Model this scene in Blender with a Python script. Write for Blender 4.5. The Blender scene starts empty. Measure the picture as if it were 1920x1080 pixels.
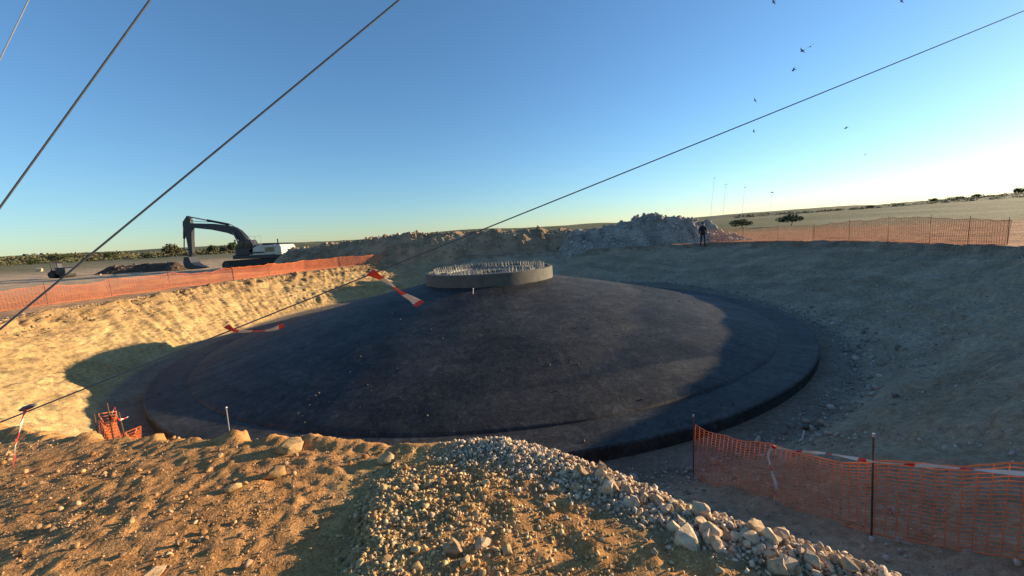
import bpy, bmesh, math, random
import numpy as np
from mathutils import Vector, Matrix

random.seed(7)
RNG = np.random.default_rng(11)
R = math.radians
scene = bpy.context.scene
COL = scene.collection

# ------------------------------------------------------------------ camera
EYE = np.array([0.0, 0.0, 1.7])
FPX, PITCH, ROLL = 750.0, 0.125, 0.063
_f = np.array([0, math.cos(PITCH), -math.sin(PITCH)])
_u = np.array([0, math.sin(PITCH), math.cos(PITCH)])
_r = np.array([1.0, 0, 0])
CRT = math.cos(ROLL) * _r - math.sin(ROLL) * _u
CUP = math.sin(ROLL) * _r + math.cos(ROLL) * _u
cam_d = bpy.data.cameras.new('camera')
cam = bpy.data.objects.new('camera', cam_d)
COL.objects.link(cam)
cam_d.sensor_width = 36.0
cam_d.lens = 36.0 * FPX / 1920.0
cam_d.clip_start = 0.05
cam_d.clip_end = 12000
M = Matrix.Identity(4)
for i in range(3):
    M[i][0], M[i][1], M[i][2], M[i][3] = CRT[i], CUP[i], -_f[i], EYE[i]
cam.matrix_world = M
scene.camera = cam

# ------------------------------------------------------------------ light
SUN_AZ, SUN_EL = 71.0, 8.9          # degrees clockwise from +Y, degrees above the horizon
world = bpy.data.worlds.new('World')
scene.world = world
world.use_nodes = True
wn = world.node_tree.nodes
bg = wn['Background']
sky = wn.new('ShaderNodeTexSky')
sky.sky_type = 'NISHITA'
sky.sun_disc = False
sky.sun_elevation = R(SUN_EL)
sky.sun_rotation = R(SUN_AZ)
sky.altitude = 100
sky.air_density = 1.08
sky.dust_density = 0.18
sky.ozone_density = 4.2
world.node_tree.links.new(sky.outputs[0], bg.inputs[0])
bg.inputs[1].default_value = 0.112
sun_d = bpy.data.lights.new('sun', 'SUN')
sun_d.energy = 5.0
sun_d.angle = R(0.55)
sun_d.color = (1.0, 0.78, 0.49)
sun = bpy.data.objects.new('sun', sun_d)
COL.objects.link(sun)
SDIR = Vector((math.sin(R(SUN_AZ)) * math.cos(R(SUN_EL)), math.cos(R(SUN_AZ)) * math.cos(R(SUN_EL)), math.sin(R(SUN_EL))))
sun.rotation_euler = SDIR.to_track_quat('Z', 'Y').to_euler()
sun.location = (40, 20, 30)
vs = scene.view_settings
vs.view_transform = 'Standard'
vs.look = 'None'
vs.gamma = 1.0
vs.use_curve_mapping = False
vs.exposure = 1.15

# ------------------------------------------------------------------ helpers
def ray(x, y):
    return _f + CRT * (x - 960) / FPX + CUP * (540 - y) / FPX
def at_y(x, y, Y):
    d = ray(x, y); return EYE + d * Y / d[1]
def at_z(x, y, z):
    d = ray(x, y); return EYE + d * (z - EYE[2]) / d[2]

def hash2(ix, iy, seed):
    h = (ix.astype(np.int64) * 374761393 + iy.astype(np.int64) * 668265263 + seed * 1442695041) & 0xFFFFFFFF
    h = ((h ^ (h >> 13)) * 1274126177) & 0xFFFFFFFF
    h = h ^ (h >> 16)
    return (h & 0xFFFFFF) / float(0xFFFFFF)
def vnoise(x, y, seed=0):
    x = np.asarray(x, float); y = np.asarray(y, float)
    ix, iy = np.floor(x), np.floor(y)
    fx, fy = x - ix, y - iy
    fx = fx * fx * fx * (fx * (fx * 6 - 15) + 10); fy = fy * fy * fy * (fy * (fy * 6 - 15) + 10)
    a = hash2(ix, iy, seed); b = hash2(ix + 1, iy, seed); c = hash2(ix, iy + 1, seed); d = hash2(ix + 1, iy + 1, seed)
    return (a + (b - a) * fx) * (1 - fy) + (c + (d - c) * fx) * fy - 0.5
def fbm(x, y, seed=0, octv=4, gain=0.5):
    s, amp = 0, 1.0
    x = np.asarray(x, float); y = np.asarray(y, float)
    for k in range(octv):
        s = s + amp * vnoise(x, y, seed + k * 17)
        x, y = x * 2.03 + 13.1 + y * 0.31, y * 2.03 - 7.7 - x * 0.31
        amp *= gain
    return s
def sstep(a, b, x):
    t = np.clip((x - a) / (b - a), 0, 1); return t * t * (3 - 2 * t)
def gauss(d2): return np.exp(-d2)

def tag(o, label, cat, group=None):
    o['label'] = label; o['category'] = cat
    if group: o['group'] = group
    return o
def structure(o):
    o['kind'] = 'structure'; return o
def empty(name, loc):
    o = bpy.data.objects.new(name, None); COL.objects.link(o)
    o.location = Vector([float(v) for v in loc]); o.empty_display_size = 0.3
    return o
def link_mesh(name, me, parent=None, loc=(0, 0, 0)):
    o = bpy.data.objects.new(name, me); COL.objects.link(o)
    o.location = Vector([float(v) for v in loc])
    if parent: o.parent = parent
    return o

class MB:
    """collects vertices and faces in world space, links them as one mesh object"""
    def __init__(s): s.v, s.f, s.m = [], [], []
    def add(s, vs_, fs_, mi=0):
        n = len(s.v); s.v += [tuple(float(c) for c in p) for p in vs_]
        s.f += [tuple(i + n for i in f) for f in fs_]; s.m += [mi] * len(fs_)
    def box(s, c, size, rot=None, mi=0):
        hx, hy, hz = [k / 2 for k in size]
        P = [Vector((sx * hx, sy * hy, sz * hz)) for sx in (-1, 1) for sy in (-1, 1) for sz in (-1, 1)]
        if rot is not None: P = [rot @ p for p in P]
        P = [p + Vector([float(k) for k in c]) for p in P]
        s.add(P, [(0, 1, 3, 2), (4, 6, 7, 5), (0, 4, 5, 1), (2, 3, 7, 6), (0, 2, 6, 4), (1, 5, 7, 3)], mi)
    def tube(s, pts, rad, n=8, mi=0, cap=True):
        pts = [Vector([float(k) for k in p]) for p in pts]
        rad = rad if hasattr(rad, '__len__') else [rad] * len(pts)
        rings = []
        t0 = (pts[1] - pts[0]).normalized()
        ref = Vector((0, 0, 1)) if abs(t0.z) < 0.9 else Vector((1, 0, 0))
        for i, p in enumerate(pts):
            a = pts[max(i - 1, 0)]; b = pts[min(i + 1, len(pts) - 1)]
            t = (b - a).normalized(); u = t.cross(ref)
            if u.length < 1e-6: u = t.orthogonal()
            u.normalize(); w = u.cross(t)
            rings.append([p + (u * math.cos(2 * math.pi * k / n) + w * math.sin(2 * math.pi * k / n)) * rad[i] for k in range(n)])
        base = [q for r in rings for q in r]; fs = []
        for i in range(len(pts) - 1):
            for k in range(n):
                k2 = (k + 1) % n
                fs.append((i * n + k, i * n + k2, (i + 1) * n + k2, (i + 1) * n + k))
        if cap:
            fs.append(tuple(range(n - 1, -1, -1))); fs.append(tuple((len(pts) - 1) * n + k for k in range(n)))
        s.add(base, fs, mi)
    def prism(s, poly, y0, y1, mi=0):
        """polygon in the XZ plane extruded along Y"""
        n = len(poly)
        P = [(p[0], y0, p[1]) for p in poly] + [(p[0], y1, p[1]) for p in poly]
        s.add(P, [tuple(range(n)), tuple(range(2 * n - 1, n - 1, -1))] + [(i, i + n, (i + 1) % n + n, (i + 1) % n) for i in range(n)], mi)
    def lathe(s, prof, c, n=96, mi=0, closed=False):
        P, fs = [], []
        for (r, z) in prof:
            for k in range(n):
                a = 2 * math.pi * k / n
                P.append((c[0] + r * math.cos(a), c[1] + r * math.sin(a), z))
        m = len(prof)
        for i in range(m - 1 + (1 if closed else 0)):
            j = (i + 1) % m
            for k in range(n):
                k2 = (k + 1) % n
                fs.append((i * n + k, i * n + k2, j * n + k2, j * n + k))
        s.add(P, fs, mi)
    def build(s, name, mat, parent=None, smooth=False, bevel=0, fix=True):
        off = Vector((0, 0, 0))
        if parent:
            q = parent
            while q: off += q.location; q = q.parent
        me = bpy.data.meshes.new(name)
        me.from_pydata([tuple(Vector(v) - off) for v in s.v], [], s.f)
        for k in (mat if isinstance(mat, (list, tuple)) else [mat]): me.materials.append(k)
        if any(s.m): me.polygons.foreach_set('material_index', s.m)
        if fix:
            bm = bmesh.new(); bm.from_mesh(me); bmesh.ops.recalc_face_normals(bm, faces=bm.faces); bm.to_mesh(me); bm.free()
        if smooth:
            me.polygons.foreach_set('use_smooth', [True] * len(me.polygons))
        o = link_mesh(name, me, parent)
        if bevel:
            b = o.modifiers.new('bevel', 'BEVEL'); b.width = bevel; b.segments = 2; b.limit_method = 'ANGLE'
        return o

# ------------------------------------------------------------------ materials
def new_mat(name):
    m = bpy.data.materials.new(name); m.use_nodes = True
    nt = m.node_tree; b = nt.nodes['Principled BSDF']
    return m, nt, b
def noise_node(nt, scale, detail=4, rough=0.55, coord=None, dist=0.0):
    n = nt.nodes.new('ShaderNodeTexNoise'); n.inputs['Scale'].default_value = scale
    n.inputs['Detail'].default_value = detail; n.inputs['Roughness'].default_value = rough
    n.inputs['Distortion'].default_value = dist
    if coord: nt.links.new(coord, n.inputs['Vector'])
    return n
def ramp(nt, src, stops):
    r = nt.nodes.new('ShaderNodeValToRGB'); nt.links.new(src, r.inputs[0])
    e = r.color_ramp.elements
    while len(e) < len(stops): e.new(0.5)
    for k, (p, c) in enumerate(stops):
        e[k].position = p; e[k].color = (c, c, c, 1) if not hasattr(c, '__len__') else (*c, 1)
    return r
def mix_mul(nt, a, b, fac=1.0):
    m = nt.nodes.new('ShaderNodeMix'); m.data_type = 'RGBA'; m.blend_type = 'MULTIPLY'
    m.inputs[0].default_value = fac
    nt.links.new(a, m.inputs[6]); nt.links.new(b, m.inputs[7]); return m.outputs[2]
def bump(nt, b, src, strength, dist, prev=None):
    n = nt.nodes.new('ShaderNodeBump'); n.inputs['Strength'].default_value = strength
    n.inputs['Distance'].default_value = dist
    nt.links.new(src, n.inputs['Height'])
    if prev: nt.links.new(prev.outputs[0], n.inputs['Normal'])
    nt.links.new(n.outputs[0], b.inputs['Normal']); return n
def simple(name, col, rough=0.7, metal=0.0, vary=0.35, scale=6.0, spec=None):
    m, nt, b = new_mat(name)
    tc = nt.nodes.new('ShaderNodeTexCoord')
    n = noise_node(nt, scale, 5, 0.6, tc.outputs['Object'])
    rp = ramp(nt, n.outputs[0], [(0.3, 1 - vary), (0.7, 1.0)])
    rgb = nt.nodes.new('ShaderNodeRGB'); rgb.outputs[0].default_value = (*col, 1)
    nt.links.new(mix_mul(nt, rgb.outputs[0], rp.outputs[0]), b.inputs['Base Color'])
    b.inputs['Roughness'].default_value = rough; b.inputs['Metallic'].default_value = metal
    if spec is not None: b.inputs['Specular IOR Level'].default_value = spec
    return m

def soil_material():
    m, nt, b = new_mat('soil')
    at = nt.nodes.new('ShaderNodeAttribute'); at.attribute_name = 'col'
    geo = nt.nodes.new('ShaderNodeNewGeometry'); P = geo.outputs['Position']
    n1 = noise_node(nt, 0.9, 6, 0.6, P); n2 = noise_node(nt, 9.0, 6, 0.65, P); n3 = noise_node(nt, 70.0, 3, 0.6, P)
    c = mix_mul(nt, at.outputs['Color'], ramp(nt, n1.outputs[0], [(0.3, (0.72, 0.70, 0.68)), (0.7, (1.12, 1.1, 1.08))]).outputs[0])
    c = mix_mul(nt, c, ramp(nt, n2.outputs[0], [(0.32, (0.66, 0.62, 0.58)), (0.68, (1.18, 1.18, 1.18))]).outputs[0])
    c = mix_mul(nt, c, ramp(nt, n3.outputs[0], [(0.35, 0.72), (0.65, 1.15)]).outputs[0])
    nt.links.new(c, b.inputs['Base Color'])
    b.inputs['Roughness'].default_value = 0.95; b.inputs['Specular IOR Level'].default_value = 0.15
    k = bump(nt, b, n2.outputs[0], 0.5, 0.06)
    bump(nt, b, n3.outputs[0], 0.5, 0.012, k)
    return m
SOIL = soil_material()
def stone_material(name, col, attr=False):
    m, nt, b = new_mat(name)
    tc = nt.nodes.new('ShaderNodeTexCoord'); geo = nt.nodes.new('ShaderNodeNewGeometry')
    n = noise_node(nt, 22.0, 6, 0.65, geo.outputs['Position']); n2 = noise_node(nt, 120.0, 4, 0.6, geo.outputs['Position'])
    if attr:
        at = nt.nodes.new('ShaderNodeAttribute'); at.attribute_name = 'col'; src = at.outputs['Color']
    else:
        oi = nt.nodes.new('ShaderNodeObjectInfo')
        src = ramp(nt, oi.outputs['Random'], [(0.0, tuple(c * k for c, k in zip(col, (0.62, 0.56, 0.5)))), (0.45, tuple(c * k for c, k in zip(col, (0.95, 0.9, 0.85)))), (1.0, tuple(min(1, c * 1.15) for c in col))]).outputs[0]
    c = mix_mul(nt, src, ramp(nt, n.outputs[0], [(0.3, (0.6, 0.55, 0.5)), (0.65, 1.08)]).outputs[0])
    c = mix_mul(nt, c, ramp(nt, n2.outputs[0], [(0.3, 0.8), (0.7, 1.1)]).outputs[0])
    nt.links.new(c, b.inputs['Base Color'])
    b.inputs['Roughness'].default_value = 0.9; b.inputs['Specular IOR Level'].default_value = 0.14
    k = bump(nt, b, n.outputs[0], 0.45, 0.02)
    bump(nt, b, n2.outputs[0], 0.4, 0.004, k)
    return m
STONE = stone_material('limestone', (0.62, 0.46, 0.30))
COBBLE = stone_material('cobble', (0.56, 0.38, 0.19))
GRAVEL = stone_material('gravel', (0.5, 0.5, 0.5), True)

def coat_material():
    m, nt, b = new_mat('dark_coated_concrete')
    geo = nt.nodes.new('ShaderNodeNewGeometry'); P = geo.outputs['Position']
    n1 = noise_node(nt, 0.55, 6, 0.6, P); n2 = noise_node(nt, 5.0, 6, 0.7, P, 0.6); n3 = noise_node(nt, 13.0, 6, 0.75, P)
    # runs and roller marks that follow the slope outward from the pedestal
    sub = nt.nodes.new('ShaderNodeVectorMath'); sub.operation = 'SUBTRACT'; nt.links.new(P, sub.inputs[0]); sub.inputs[1].default_value = (-0.98, 18.2, 0)
    sep = nt.nodes.new('ShaderNodeSeparateXYZ'); nt.links.new(sub.outputs[0], sep.inputs[0])
    at2 = nt.nodes.new('ShaderNodeMath'); at2.operation = 'ARCTAN2'; nt.links.new(sep.outputs[1], at2.inputs[0]); nt.links.new(sep.outputs[0], at2.inputs[1])
    ln = nt.nodes.new('ShaderNodeVectorMath'); ln.operation = 'LENGTH'; nt.links.new(sub.outputs[0], ln.inputs[0])
    def polar(ka, kr):
        ma = nt.nodes.new('ShaderNodeMath'); ma.operation = 'MULTIPLY'; nt.links.new(at2.outputs[0], ma.inputs[0]); ma.inputs[1].default_value = ka
        mr = nt.nodes.new('ShaderNodeMath'); mr.operation = 'MULTIPLY'; nt.links.new(ln.outputs['Value'], mr.inputs[0]); mr.inputs[1].default_value = kr
        cb = nt.nodes.new('ShaderNodeCombineXYZ'); nt.links.new(ma.outputs[0], cb.inputs[0]); nt.links.new(mr.outputs[0], cb.inputs[1]); return cb.outputs[0]
    n4 = noise_node(nt, 1.0, 5, 0.65, polar(38, 0.35)); n5 = noise_node(nt, 1.0, 4, 0.6, polar(4, 2.2))
    c = ramp(nt, n1.outputs[0], [(0.3, (0.026, 0.0262, 0.027)), (0.7, (0.064, 0.060, 0.055))]).outputs[0]
    c = mix_mul(nt, c, ramp(nt, n2.outputs[0], [(0.35, 0.65), (0.56, 1.1), (0.72, 1.9)]).outputs[0])
    c = mix_mul(nt, c, ramp(nt, n3.outputs[0], [(0.3, 0.6), (0.7, 1.35)]).outputs[0])
    c = mix_mul(nt, c, ramp(nt, n4.outputs[0], [(0.35, 0.88), (0.65, 1.08)]).outputs[0])
    c = mix_mul(nt, c, ramp(nt, n5.outputs[0], [(0.35, 0.78), (0.65, 1.15)]).outputs[0])
    nt.links.new(c, b.inputs['Base Color'])
    nt.links.new(ramp(nt, n4.outputs[0], [(0.3, 0.5), (0.7, 0.7)]).outputs[0], b.inputs['Roughness'])
    b.inputs['Specular IOR Level'].default_value = 0.14
    k = bump(nt, b, n2.outputs[0], 0.4, 0.02); bump(nt, b, n3.outputs[0], 0.6, 0.014, k)
    return m
COAT = coat_material()
DARKROCK = stone_material('dark_rock', (0.12, 0.10, 0.085))
CONCRETE = simple('pale_concrete', (0.34, 0.31, 0.25), 0.85, 0, 0.35, 5)
PEDC = simple('weathered_concrete', (0.115, 0.108, 0.092), 0.85, 0, 0.4, 4)
STEEL = simple('galvanised_steel', (0.24, 0.23, 0.21), 0.6, 0.2, 0.3, 30)
ORANGE = simple('orange_plastic_net', (0.74, 0.20, 0.06), 0.6, 0, 0.25, 3)
RED = simple('red_plastic_tape', (0.66, 0.03, 0.03), 0.45, 0, 0.2, 20)
WHITE = simple('white_plastic_tape', (0.60, 0.58, 0.54), 0.45, 0, 0.15, 20)
RUST = simple('rusty_bar', (0.09, 0.055, 0.035), 0.8, 0.2, 0.4, 30)
CABLE = simple('steel_guy_cable', (0.10, 0.11, 0.13), 0.5, 0.3, 0.3, 30)
CABLE2 = simple('bright_guy_cable', (0.45, 0.47, 0.5), 0.4, 0.6, 0.2, 30)
BLACKP = simple('dark_paint', (0.018, 0.020, 0.026), 0.45, 0, 0.35, 3)
CREAM = simple('cream_paint', (0.62, 0.58, 0.47), 0.45, 0, 0.25, 2)
PANEL = simple('ochre_panel', (0.42, 0.33, 0.13), 0.55, 0, 0.25, 4)
TRACKM = simple('muddy_track_steel', (0.055, 0.048, 0.042), 0.75, 0.3, 0.5, 8)
GLASS = simple('dark_glass', (0.012, 0.015, 0.02), 0.08, 0, 0.1, 2)
LEAF = simple('leaf_green', (0.075, 0.095, 0.03), 0.8, 0, 0.55, 1.2)
LEAF2 = simple('leaf_olive', (0.115, 0.105, 0.045), 0.85, 0, 0.5, 1.0)
BARK = simple('bark', (0.10, 0.075, 0.05), 0.9, 0, 0.4, 8)
CLOTH = simple('dark_work_clothes', (0.02, 0.022, 0.03), 0.9, 0, 0.3, 10)
SKIN = simple('skin', (0.32, 0.18, 0.12), 0.6, 0, 0.1, 10)
FEATHER = simple('dark_feathers', (0.03, 0.03, 0.035), 0.8, 0, 0.3, 20)

# ------------------------------------------------------------------ terrain
CX, CY = -0.98, 18.2
ZF = -2.2
PROFILE = [  # theta, floor radius, rim radius, rim height
    (-180, 13.2, 16.7, 0.0), (-173, 13.1, 16.9, 0.0), (-165, 13.1, 17.2, 0.0), (-150, 12.9, 16.6, 0.0), (-130, 12.6, 15.6, 0.0),
    (-115, 12.45, 15.0, 0.0), (-107, 12.4, 14.9, 0.0), (-100, 12.4, 14.8, 0.0), (-94, 12.4, 14.9, 0.0), (-90, 12.4, 15.05, 0.0), (-87, 12.45, 15.2, 0.05),
    (-85.5, 12.5, 15.45, 0.06), (-84, 12.5, 15.85, 0.05), (-82.5, 12.55, 16.4, 0.04), (-81, 12.6, 16.8, 0.02), (-79, 12.65, 17.8, 0.0),
    (-76, 12.7, 18.9, 0.0), (-70, 12.7, 19.3, 0.3), (-63, 12.7, 19.2, 1.0), (-45, 12.7, 18.6, 1.15), (-37, 12.7, 18.2, 0.85), (-30, 12.7, 17.8, 0.4), (-25, 12.7, 18.0, 0.46),  # rim raised here, out of view, to shade the near right slope
    (-13, 12.7, 19.0, 0.34), (-4, 12.8, 19.4, 0.28), (12, 13.3, 20.4, 0.30), (27, 14.5, 22.0, 0.28), (42, 15.5, 23.3, 0.25), (65, 14.5, 20.0, 0.2),
    (90, 15.0, 21.5, 0.15), (108, 16.5, 24.2, 0.1), (115, 16.8, 24.6, 0.05), (123, 16.5, 22.9, 0.0), (140, 15.0, 20.3, 0.0), (154, 14.2, 18.9, 0.0), (168, 13.4, 17.1, 0.0), (180, 13.2, 16.7, 0.0)]
_th = np.array([p[0] for p in PROFILE], float)
_pf = np.array([p[1] for p in PROFILE]); _pr = np.array([p[2] for p in PROFILE]); _pz = np.array([p[3] for p in PROFILE])
RIDGE = np.array([(-0.45, 3.05, 0.02), (-0.2, 2.98, 0.04), (0.08, 2.80, 0.035), (0.36, 2.56, 0.015), (0.65, 2.32, 0.005), (0.9, 2.1, 0.0), (1.14, 1.91, 0.0), (1.44, 1.72, 0.0), (1.9, 1.35, 0.03), (2.4, 0.9, 0.03)])
MOUND = np.array([(-0.98, 2.78, 0.02), (-0.93, 2.5, 0.06), (-0.88, 2.2, 0.08), (-0.84, 1.9, 0.085), (-0.80, 1.5, 0.085), (-0.7, 1.0, 0.08), (-0.6, 0.4, 0.05)])
def seg_dist(x, y, P):
    """distance to a polyline, signed side and interpolated height"""
    best = np.full(x.shape, 1e9); h = np.zeros(x.shape); side = np.zeros(x.shape)
    for a, b in zip(P[:-1], P[1:]):
        dx, dy = b[0] - a[0], b[1] - a[1]; L2 = dx * dx + dy * dy
        t = np.clip(((x - a[0]) * dx + (y - a[1]) * dy) / L2, 0, 1)
        px, py = a[0] + t * dx - x, a[1] + t * dy - y
        d = np.hypot(px, py); sel = d < best
        best = np.where(sel, d, best); h = np.where(sel, a[2] + t * (b[2] - a[2]), h)
        side = np.where(sel, np.sign(dx * (y - a[1]) - dy * (x - a[0])), side)
    return best, h, side
def terrain(x, y, fine=True):
    x = np.asarray(x, float); y = np.asarray(y, float)
    th = np.degrees(np.arctan2(y - CY, x - CX)); r = np.hypot(x - CX, y - CY)
    rag = 0.35 * fbm(np.cos(np.radians(th)) * 9, np.sin(np.radians(th)) * 9, 5, 4) * sstep(30, 60, np.abs(th + 90))
    rf = np.interp(th, _th, _pf); rr = np.interp(th, _th, _pr) + rag; zr = np.interp(th, _th, _pz)
    t = np.clip((r - rf) / (rr - rf), 0, 1)
    g = np.where(t < 0.1, t * t * 5, np.where(t > 0.93, 1 - (1 - t) ** 2 / 0.14 , (t - 0.05) * (0.965 - 0.05) / 0.88))
    g = np.clip(g * 1.0, 0, 1)
    z = ZF + (zr - ZF) * g
    out = r - rr
    ground = zr * np.exp(-np.clip(out, 0, None) / 7.0)
    far = np.clip(r - 24, 0, None)
    ground = ground + 0.012 * np.clip(far, 0, 30) + 0.0165 * np.clip(r - 54, 0, 2200)
    ground = ground + sstep(40, 140, r) * fbm(x / 90, y / 90, 3, 3) * 2.0 + sstep(300, 1500, r) * fbm(x / 700, y / 700, 9, 3) * 26
    z = np.where(out > 0, ground, z)
    # foreground: hump added to the brown soil so its east flank catches sun
    near = np.exp(-((x + 2.35) / 1.0) ** 2 - ((y - 1.7) / 1.15) ** 2)
    z = z + 0.11 * near
    # stone ridge on the crest and gravel mound
    d, h, side = seg_dist(x, y, RIDGE)
    z = z + h * np.exp(-(d / 0.17) ** 2)
    d, h, side = seg_dist(x, y, MOUND)
    wid = np.where(side > 0, 1.0, 0.10)
    z = z + h * np.exp(-(d / wid) ** 2)
    # hollow between the two
    z = z - 0.015 * np.exp(-((x - 0.33) / 0.25) ** 2 - ((y - 2.25) / 0.2) ** 2)
    nearcam = np.exp(-((np.hypot(x, y - 2)) / 6.0) ** 2)
    wall = sstep(0.03, 0.2, t) * (1 - sstep(0.985, 1.0, t)) * (out <= 0)
    if fine:
        z = z + 0.10 * fbm(x / 1.7, y / 1.7, 21, 3) * (out > -1.0) * (0.25 + 0.75 * (1 - nearcam))
        z = z + 0.014 * (0.35 + sstep(-0.2, 0.35, fbm(x / 0.9, y / 0.7, 37, 2))) * fbm(x / 0.19 + 0.8 * fbm(x / 0.5, y / 0.5, 33, 2), y / 0.13, 31, 5, 0.66) * (0.25 + 0.75 * nearcam) * sstep(12.2, 13, r)
        z = z + 0.022 * fbm(x / 0.07, y / 0.07, 41, 3, 0.6) * nearcam
    return z, th, r, t, out, wall, rr
def height(x, y): return float(terrain(np.array([x]), np.array([y]), True)[0][0])

def build_ground():
    th = np.concatenate([np.arange(-110, -66, 0.09), np.arange(-66, -30, 0.4), np.arange(-30, 100, 0.5), np.arange(100, 250, 0.25)])
    r = np.concatenate([[0.01, 6, 10, 11], np.arange(11.6, 12.4, 0.1), np.arange(12.4, 17.6, 0.028), np.arange(17.6, 22, 0.06), np.arange(22, 30, 0.16), np.arange(30, 60, 0.8), 60 * 1.075 ** np.arange(0, 58)])
    TH, RR = np.meshgrid(np.radians(th), r, indexing='ij')
    X = CX + RR * np.cos(TH); Y = CY + RR * np.sin(TH)
    Z, thd, rad, t, out, wall, rr = terrain(X, Y)
    # bucket tooth marks scraped down the cut face
    arc = np.radians(thd) * 16.0
    slant = arc + (rad - 13) * 0.35
    left = sstep(100, 130, np.abs(thd)) * (thd < 0) + sstep(95, 120, thd) * (thd > 0)
    w = wall * (0.25 + 0.75 * left)
    patch = sstep(-0.25, 0.25, fbm(arc * 0.35, rad * 0.5, 53, 3))
    tooth = fbm(slant * 2.1, rad * 0.5, 51, 4, 0.6) * 0.17 + patch * fbm(slant * 8.5, rad * 0.8, 57, 3, 0.65) * 0.13 + (1 - patch) * fbm((arc - rad * 0.6) * 6.0, rad * 2.0, 59, 3, 0.6) * 0.12 + fbm(arc * 1.9, rad * 2.6, 71, 5, 0.62) * 0.17 + 0.05 * np.sign(vnoise(arc * 0.5, rad * 3.1, 73)) * vnoise(arc * 1.2, rad * 3.1, 75)
    east_w = wall * (1 - left)
    tooth = np.where(left < 0.5, fbm(arc * 0.35, rad * 2.2, 151, 4, 0.55) * 0.15 + fbm(arc * 0.9, rad * 0.28, 157, 5, 0.6) * 0.20 + fbm(arc * 4, rad * 4, 161, 4, 0.65) * 0.08, tooth)
    w = np.where(left < 0.5, wall * 0.9 * sstep(1.5, 4, np.hypot(X - 0.8, Y - 2)), w)
    rough_rim = np.exp(-((t - 0.93) / 0.12) ** 2) * fbm(X * 2.2, Y * 2.2, 61, 4, 0.6) * 0.35 * (0.3 + 0.7 * left) * (t < 1.0) * sstep(20, 40, np.abs(thd + 92))
    D = w * tooth * np.where(left < 0.5, 1.0, 0.72) + rough_rim
    X = X - np.cos(TH) * D * 0.75; Y = Y - np.sin(TH) * D * 0.75; Z = Z + D * 0.6
    # soil colour by kind of ground
    def c(*k): return np.array(k, float)
    n_big = fbm(X / 2.5, Y / 2.5, 81, 4); n_mid = fbm(X / 0.5, Y / 0.5, 91, 4)
    colr = np.zeros(X.shape + (3,)) + c(0.56, 0.41, 0.26)
    def blend(mask, cc):
        nonlocal colr
        mask = np.clip(mask, 0, 1)[..., None]; colr = colr * (1 - mask) + c(*cc) * mask
    east = 1 - sstep(55, 80, np.abs(thd - 5))
    blend(sstep(60, 90, rad + 40 * east) * (0.75 + n_big * 0.2), (0.33, 0.28, 0.16))
    blend(sstep(80, 130, rad + 60 * east + 40 * fbm(X / 40, Y / 40, 101, 3)), (0.135, 0.145, 0.065))
    blend(sstep(-0.1, 0.15, fbm(X / 60, Y / 22, 111, 3)) * sstep(55, 90, rad) * 0.45, (0.30, 0.28, 0.17))
    blend((out <= 0) * 1.0, (0.49, 0.335, 0.155))
    blend((out <= 0) * sstep(0.0, 0.3, n_big) * 0.5, (0.55, 0.40, 0.20))
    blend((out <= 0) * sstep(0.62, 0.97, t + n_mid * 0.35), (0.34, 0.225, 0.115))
    right = sstep(-88, -78, thd) * (1 - sstep(95, 125, thd))
    blend((out > 0) * east * (1 - sstep(20, 45, out)) * sstep(-32, -20, thd) * 0.95, (0.50, 0.21, 0.085))
    west = (out > 0) * sstep(105, 115, np.abs(thd))
    blend(west * (1 - sstep(9, 16, out + 4 * n_big)) * 0.85, (0.66, 0.36, 0.17))
    blend(west * sstep(12, 18, out) * (1 - sstep(60, 90, rad)) * 0.8, (0.66, 0.47, 0.29))
    blend((out <= 0) * right * 0.92, (0.43, 0.34, 0.245))
    blend((out <= 0) * right * sstep(-0.05, 0.25, fbm(np.radians(thd) * 3, rad * 1.2, 171, 4)) * 0.6, (0.31, 0.24, 0.17))
    blend((out <= 0) * sstep(-88, -80, thd) * (1 - sstep(-62, -40, thd)) * 0.85, (0.46, 0.325, 0.205))
    blend((out <= 0) * right * sstep(0.86, 0.98, t + n_mid * 0.12) * 0.8, (0.24, 0.17, 0.115))
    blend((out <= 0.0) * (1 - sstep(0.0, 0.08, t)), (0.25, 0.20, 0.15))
    fore = np.exp(-(np.hypot(X + 1, (Y - 2) * 1.1) / 9.0) ** 4) * (Y < 5.5) * sstep(-0.9, -0.45, out) * (1 - sstep(-81.5, -78, thd))
    blend(fore * 1.0, (0.54, 0.28, 0.105))
    blend(fore * sstep(0.02, 0.3, n_big) * 0.6, (0.58, 0.33, 0.13))
    d1, _, _ = seg_dist(X, Y, RIDGE); d2, _, _ = seg_dist(X, Y, MOUND)
    blend(np.exp(-(d1 / 0.26) ** 4), (0.48, 0.33, 0.18))
    blend(np.exp(-(d2 / 0.42) ** 4) * (Y < 3.2) * 0.8, (0.48, 0.31, 0.13))
    nth, nr = X.shape
    verts = np.stack([X, Y, Z], -1).reshape(-1, 3).astype(np.float32)
    I = np.arange(nth)[:, None] * nr; J = np.arange(nr - 1)[None, :]
    I2 = ((np.arange(nth) + 1) % nth)[:, None] * nr
    F = np.stack([I + J, I + J + 1, I2 + J + 1, I2 + J], -1).reshape(-1, 4)
    F = F[:, ::-1]
    F = F[:, ::-1]
    me = bpy.data.meshes.new('ground')
    me.vertices.add(len(verts)); me.vertices.foreach_set('co', verts.ravel())
    me.loops.add(F.size); me.loops.foreach_set('vertex_index', F.ravel().astype(np.int32))
    me.polygons.add(len(F)); me.polygons.foreach_set('loop_start', np.arange(0, F.size, 4, dtype=np.int32))
    me.update(calc_edges=True)
    me.polygons.foreach_set('use_smooth', np.ones(len(F), bool))
    ca = me.color_attributes.new('col', 'FLOAT_COLOR', 'POINT')
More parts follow.
